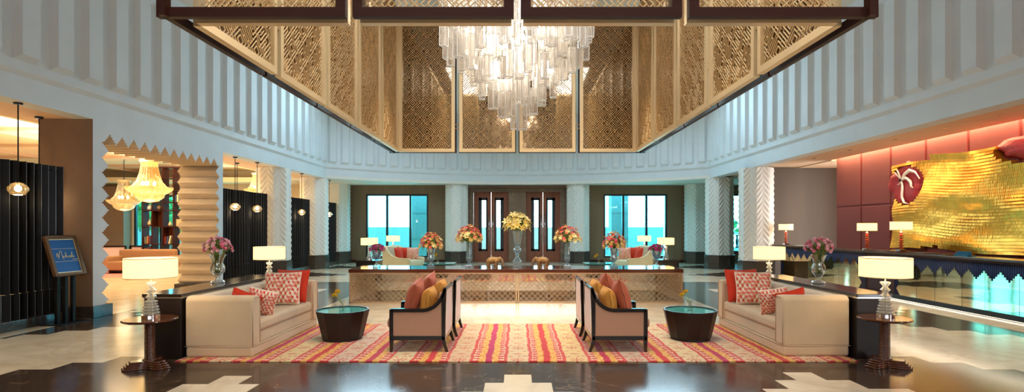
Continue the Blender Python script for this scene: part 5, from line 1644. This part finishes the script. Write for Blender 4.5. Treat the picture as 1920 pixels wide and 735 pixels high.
def lounge_chair(loc, rz, label):
    r = thing('lounge_armchair', label, 'armchair', loc, rz, 'dark framed lounge armchairs')
    MB().box(-0.38,0.38,-0.40,0.40,0.22,0.44).build('seat_cushion', M['chairback'], r, bevel=0.04)
    MB().box(-0.42,-0.30,-0.42,0.42,0.16,0.82).build('backrest', M['chairback'], r, bevel=0.02)
    for s in (-1,1):
        f = MB(); f.box(-0.45,0.42,s*0.46-0.03,s*0.46+0.03,0.60,0.66); f.box(0.36,0.42,s*0.46-0.03,s*0.46+0.03,0.0,0.6); f.box(-0.45,-0.39,s*0.46-0.03,s*0.46+0.03,0.0,0.86); f.build('arm_frame', M['wood_dk'], r)
    f = MB(); f.box(-0.46,-0.40,-0.46,0.46,0.82,0.87); f.box(-0.46,-0.40,-0.46,0.46,0.14,0.2); f.build('back_rail', M['wood_dk'], r)
lounge_chair((-15.9, 21.2, 0.012), PI/2+0.25, 'mauve backed armchair with dark frame in lounge, left of archway view')
lounge_chair((-14.75, 21.4, 0.012), PI/2-0.1, 'mauve backed armchair with dark frame in lounge, closest to bookshelf')
M['tanleather'] = mat('tan_lounge_fabric', C(150,108,76), 0.7)
def lounge_sofa(loc, rz, label):
    r = thing('lounge_sofa', label, 'sofa', loc, rz)
    MB().box(-1.0,1.0,-0.4,0.4,0.12,0.42).build('seat', M['tanleather'], r, bevel=0.04)
    MB().box(-1.0,1.0,0.25,0.45,0.3,0.82).build('backrest', M['tanleather'], r, bevel=0.06)
    for s in (-1,1): MB().box(s*1.0-0.12,s*1.0+0.12,-0.42,0.44,0.1,0.6).build('arm', M['tanleather'], r, bevel=0.05)
    for x in (-0.9,0.9): MB().box(x-0.03,x+0.03,-0.3,0.3,0,0.12).build('leg', M['wood_dk'], r)
lounge_sofa((-13.1, 18.6, 0.0), 0.0, 'tan lounge sofa in front of the bookshelf beyond the archway')
def lounge_rug():
    o = MB().box(-17.5,-12.8,16.9,22.2,0.001,0.012).build('rug', mat('rose_rug', C(206,120,110), 0.9, var=0.35, vscale=8)); tag(o, 'faded rose rug on the lounge floor beyond the archway', 'rug')
lounge_rug()
# garden beyond the lounge window
M['tree'] = mat('tree_leaves', C(60,110,50), 0.8, var=0.5, vscale=6, bump=1.0, bscale=5)
def tree(x, y, h, s, label, seed):
    r = thing('garden_tree', label, 'tree', (x, y, 0), 0, 'garden trees outside the windows')
    rng = random.Random(seed); t = MB(); t.tube([(0,0,-0.1),(0.05,0,h*0.5),(0,0.05,h)], [0.12,0.09,0.05], 8); t.build('trunk', M['walnut'], r)
    c = MB()
    for i in range(260):
        a = rng.random()*2*PI; q = rng.random()**0.4; ph = math.acos(rng.uniform(-1,1))
        p = Vector((s*q*math.sin(ph)*math.cos(a), s*q*math.sin(ph)*math.sin(a), h+s*q*math.cos(ph)*0.9))
        d = Vector((rng.uniform(-1,1),rng.uniform(-1,1),rng.uniform(-1,1))).normalized(); u = d.orthogonal().normalized()*0.16*s; v = d.cross(u).normalized()*0.16*s
        n = len(c.v); c.v += [tuple(p-u), tuple(p+v*0.6), tuple(p+u), tuple(p-v*0.6)]; c.face((n,n+1,n+2,n+3))
    for k in range(5): c.ell((rng.uniform(-.4,.4)*s, rng.uniform(-.4,.4)*s, h+rng.uniform(-.3,.4)*s), (0.5*s,0.5*s,0.45*s), 10, 7)
    c.build('crown', M['tree'], r, recalc=False)
tree(-17.9, 27.5, 2.1, 1.1, 'leafy tree outside lounge window, left of the bookshelf', 1); tree(-14.4, 28.6, 2.0, 1.5, 'leafy tree seen through the bookshelf', 2)
tree(-20.6, 29.5, 2.6, 1.5, 'leafy tree outside lounge window, behind amber chandelier', 3); tree(12.0, 31.5, 1.6, 1.0, 'leafy shrub beyond the balustrade by the right columns', 4)
# ================================================================== LIGHT
W = bpy.data.worlds.new('World'); SC.world = W; W.use_nodes = True
bg = W.node_tree.nodes['Background']; bg.inputs[0].default_value = (0.86,0.94,1.0,1); bg.inputs[1].default_value = 13.0
# daylight through the back windows (cool, tinted)
# sloping skylight at the far end of the hall ceiling
light('AREA', 'skylight', (0, 18.6, ZC-0.35), 360, (0.46,0.77,1.0), 11.0, 3.4, rot=(-0.2,0,0))
# two lights added in the far corners to rake along the side walls
for x, t in ((-5.6, 0.12), (5.6, -0.12)): light('AREA', 'side_wall_rake', (x, 20.2, 5.98), 130, (0.55,0.84,1.0), 2.2, 1.0, rot=(-PI/2, 0, t), spread=1.6)
# soft fill light added behind the camera
light('AREA', 'camera_side_fill', (0, -3.8, 3.6), 75, (0.98,0.97,0.96), 9.0, 2.3, rot=(PI/2-0.22,0,0), spread=1.5)
# three lights added above the hanging screen to show as bright reflections in it
for x, p in ((-1.66, 120), (0, 70), (1.66, 120)): light('AREA', 'reflection_light', (x, 4.6, ZC-0.04), p, (0.88,0.95,1.0), 1.1, 3.2)
light('AREA', 'front_wall_wash', (0, -1.6, ZC-0.1), 30, (0.85,0.93,1.0), 10, 0.8, rot=(-0.7,0,0))  # added wash so the screen panels mirror a brighter front wall
# chandelier lamps
for i in range(4):
    a = i*PI/2+0.4; light('POINT', 'chandelier_lamp', (0.5*math.cos(a), 7.62+0.5*math.sin(a), 4.6), 38, (1,0.88,0.72), rad=0.12)
light('POINT', 'chandelier_lamp', (0, 7.62, 3.9), 28, (1,0.88,0.72), rad=0.12)
# downlights inside the hanging screen and over the aisles
for x, y, p in ((-1.35,6.4,400),(1.35,6.4,400),(-1.25,8.9,450),(1.25,8.9,450),(0,10.1,850),(-1.6,10.2,620),(1.6,10.2,620),(0,5.0,170),
                (-5.6,6.5,420),(5.9,6.5,420),(-5.8,10.5,380),(6.2,10.5,520),(-5.6,14.5,420),(5.8,14,600),(0,15.5,300),(5.5,18.5,350),(-5.5,18.5,350)):
    light('SPOT', 'ceiling_downlight', (x, y, 6.3), p, (1,0.88,0.70), angle=0.9, blend=0.8, rad=0.08)
# lounge on the left
light('AREA', 'lounge_ceiling_light', (-15, 14, 4.0), 330, (1,0.90,0.72), 8, 12)
light('AREA', 'lounge_cove', (-10.0, 6.0, 3.2), 90, (1,0.87,0.64), 1.5, 5, rot=(PI,0,0))
light('AREA', 'lounge_cove', (-11.0, 16.0, 3.2), 700, (1,0.87,0.64), 3, 10, rot=(PI,0,0))
light('AREA', 'alcove_light', (-8.2, 11.4, 3.0), 12, (1,0.86,0.66), 0.5, 3.0)
# reception
light('AREA', 'ledge_fill', (8.2, 10.0, 0.965), 45, (1,0.84,0.60), 0.06, 13, rot=(0,0.15,0))  # lamp added under the ledge to brighten flutes and floor band
light('AREA', 'reception_downlights', (8.3, 11, 3.5), 60, (1,0.84,0.64), 0.5, 9)
light('AREA', 'cove_glow', (9.13, 8.0, 3.69), 300, (1,0.58,0.30), 0.05, 14.6, rot=(0,-0.25,0))
# ================================================================== CAMERA
cam = bpy.data.cameras.new('Camera'); co = bpy.data.objects.new('Camera', cam); COL.objects.link(co)
cam.sensor_width = 36; cam.lens = 36*1000/1920
co.location = (0, 0, 1.6); co.rotation_euler = (PI/2, 0, 0)
cam.shift_x = -10/1920; cam.shift_y = 58.5/1920
cam.clip_end = 200
SC.camera = co
vs = SC.view_settings; vs.view_transform = 'Standard'; vs.look = 'None'; vs.gamma = 1.0; vs.exposure = 0.2
try: vs.use_curve_mapping = False
except Exception: pass
cy = SC.cycles if hasattr(SC, 'cycles') else None
if cy:
    cy.max_bounces = 10; cy.diffuse_bounces = 4; cy.glossy_bounces = 5; cy.transmission_bounces = 6; cy.transparent_max_bounces = 24
    cy.caustics_reflective = False; cy.caustics_refractive = False; cy.sample_clamp_indirect = 6.0; cy.blur_glossy = 0.5
    cy.use_denoising = True
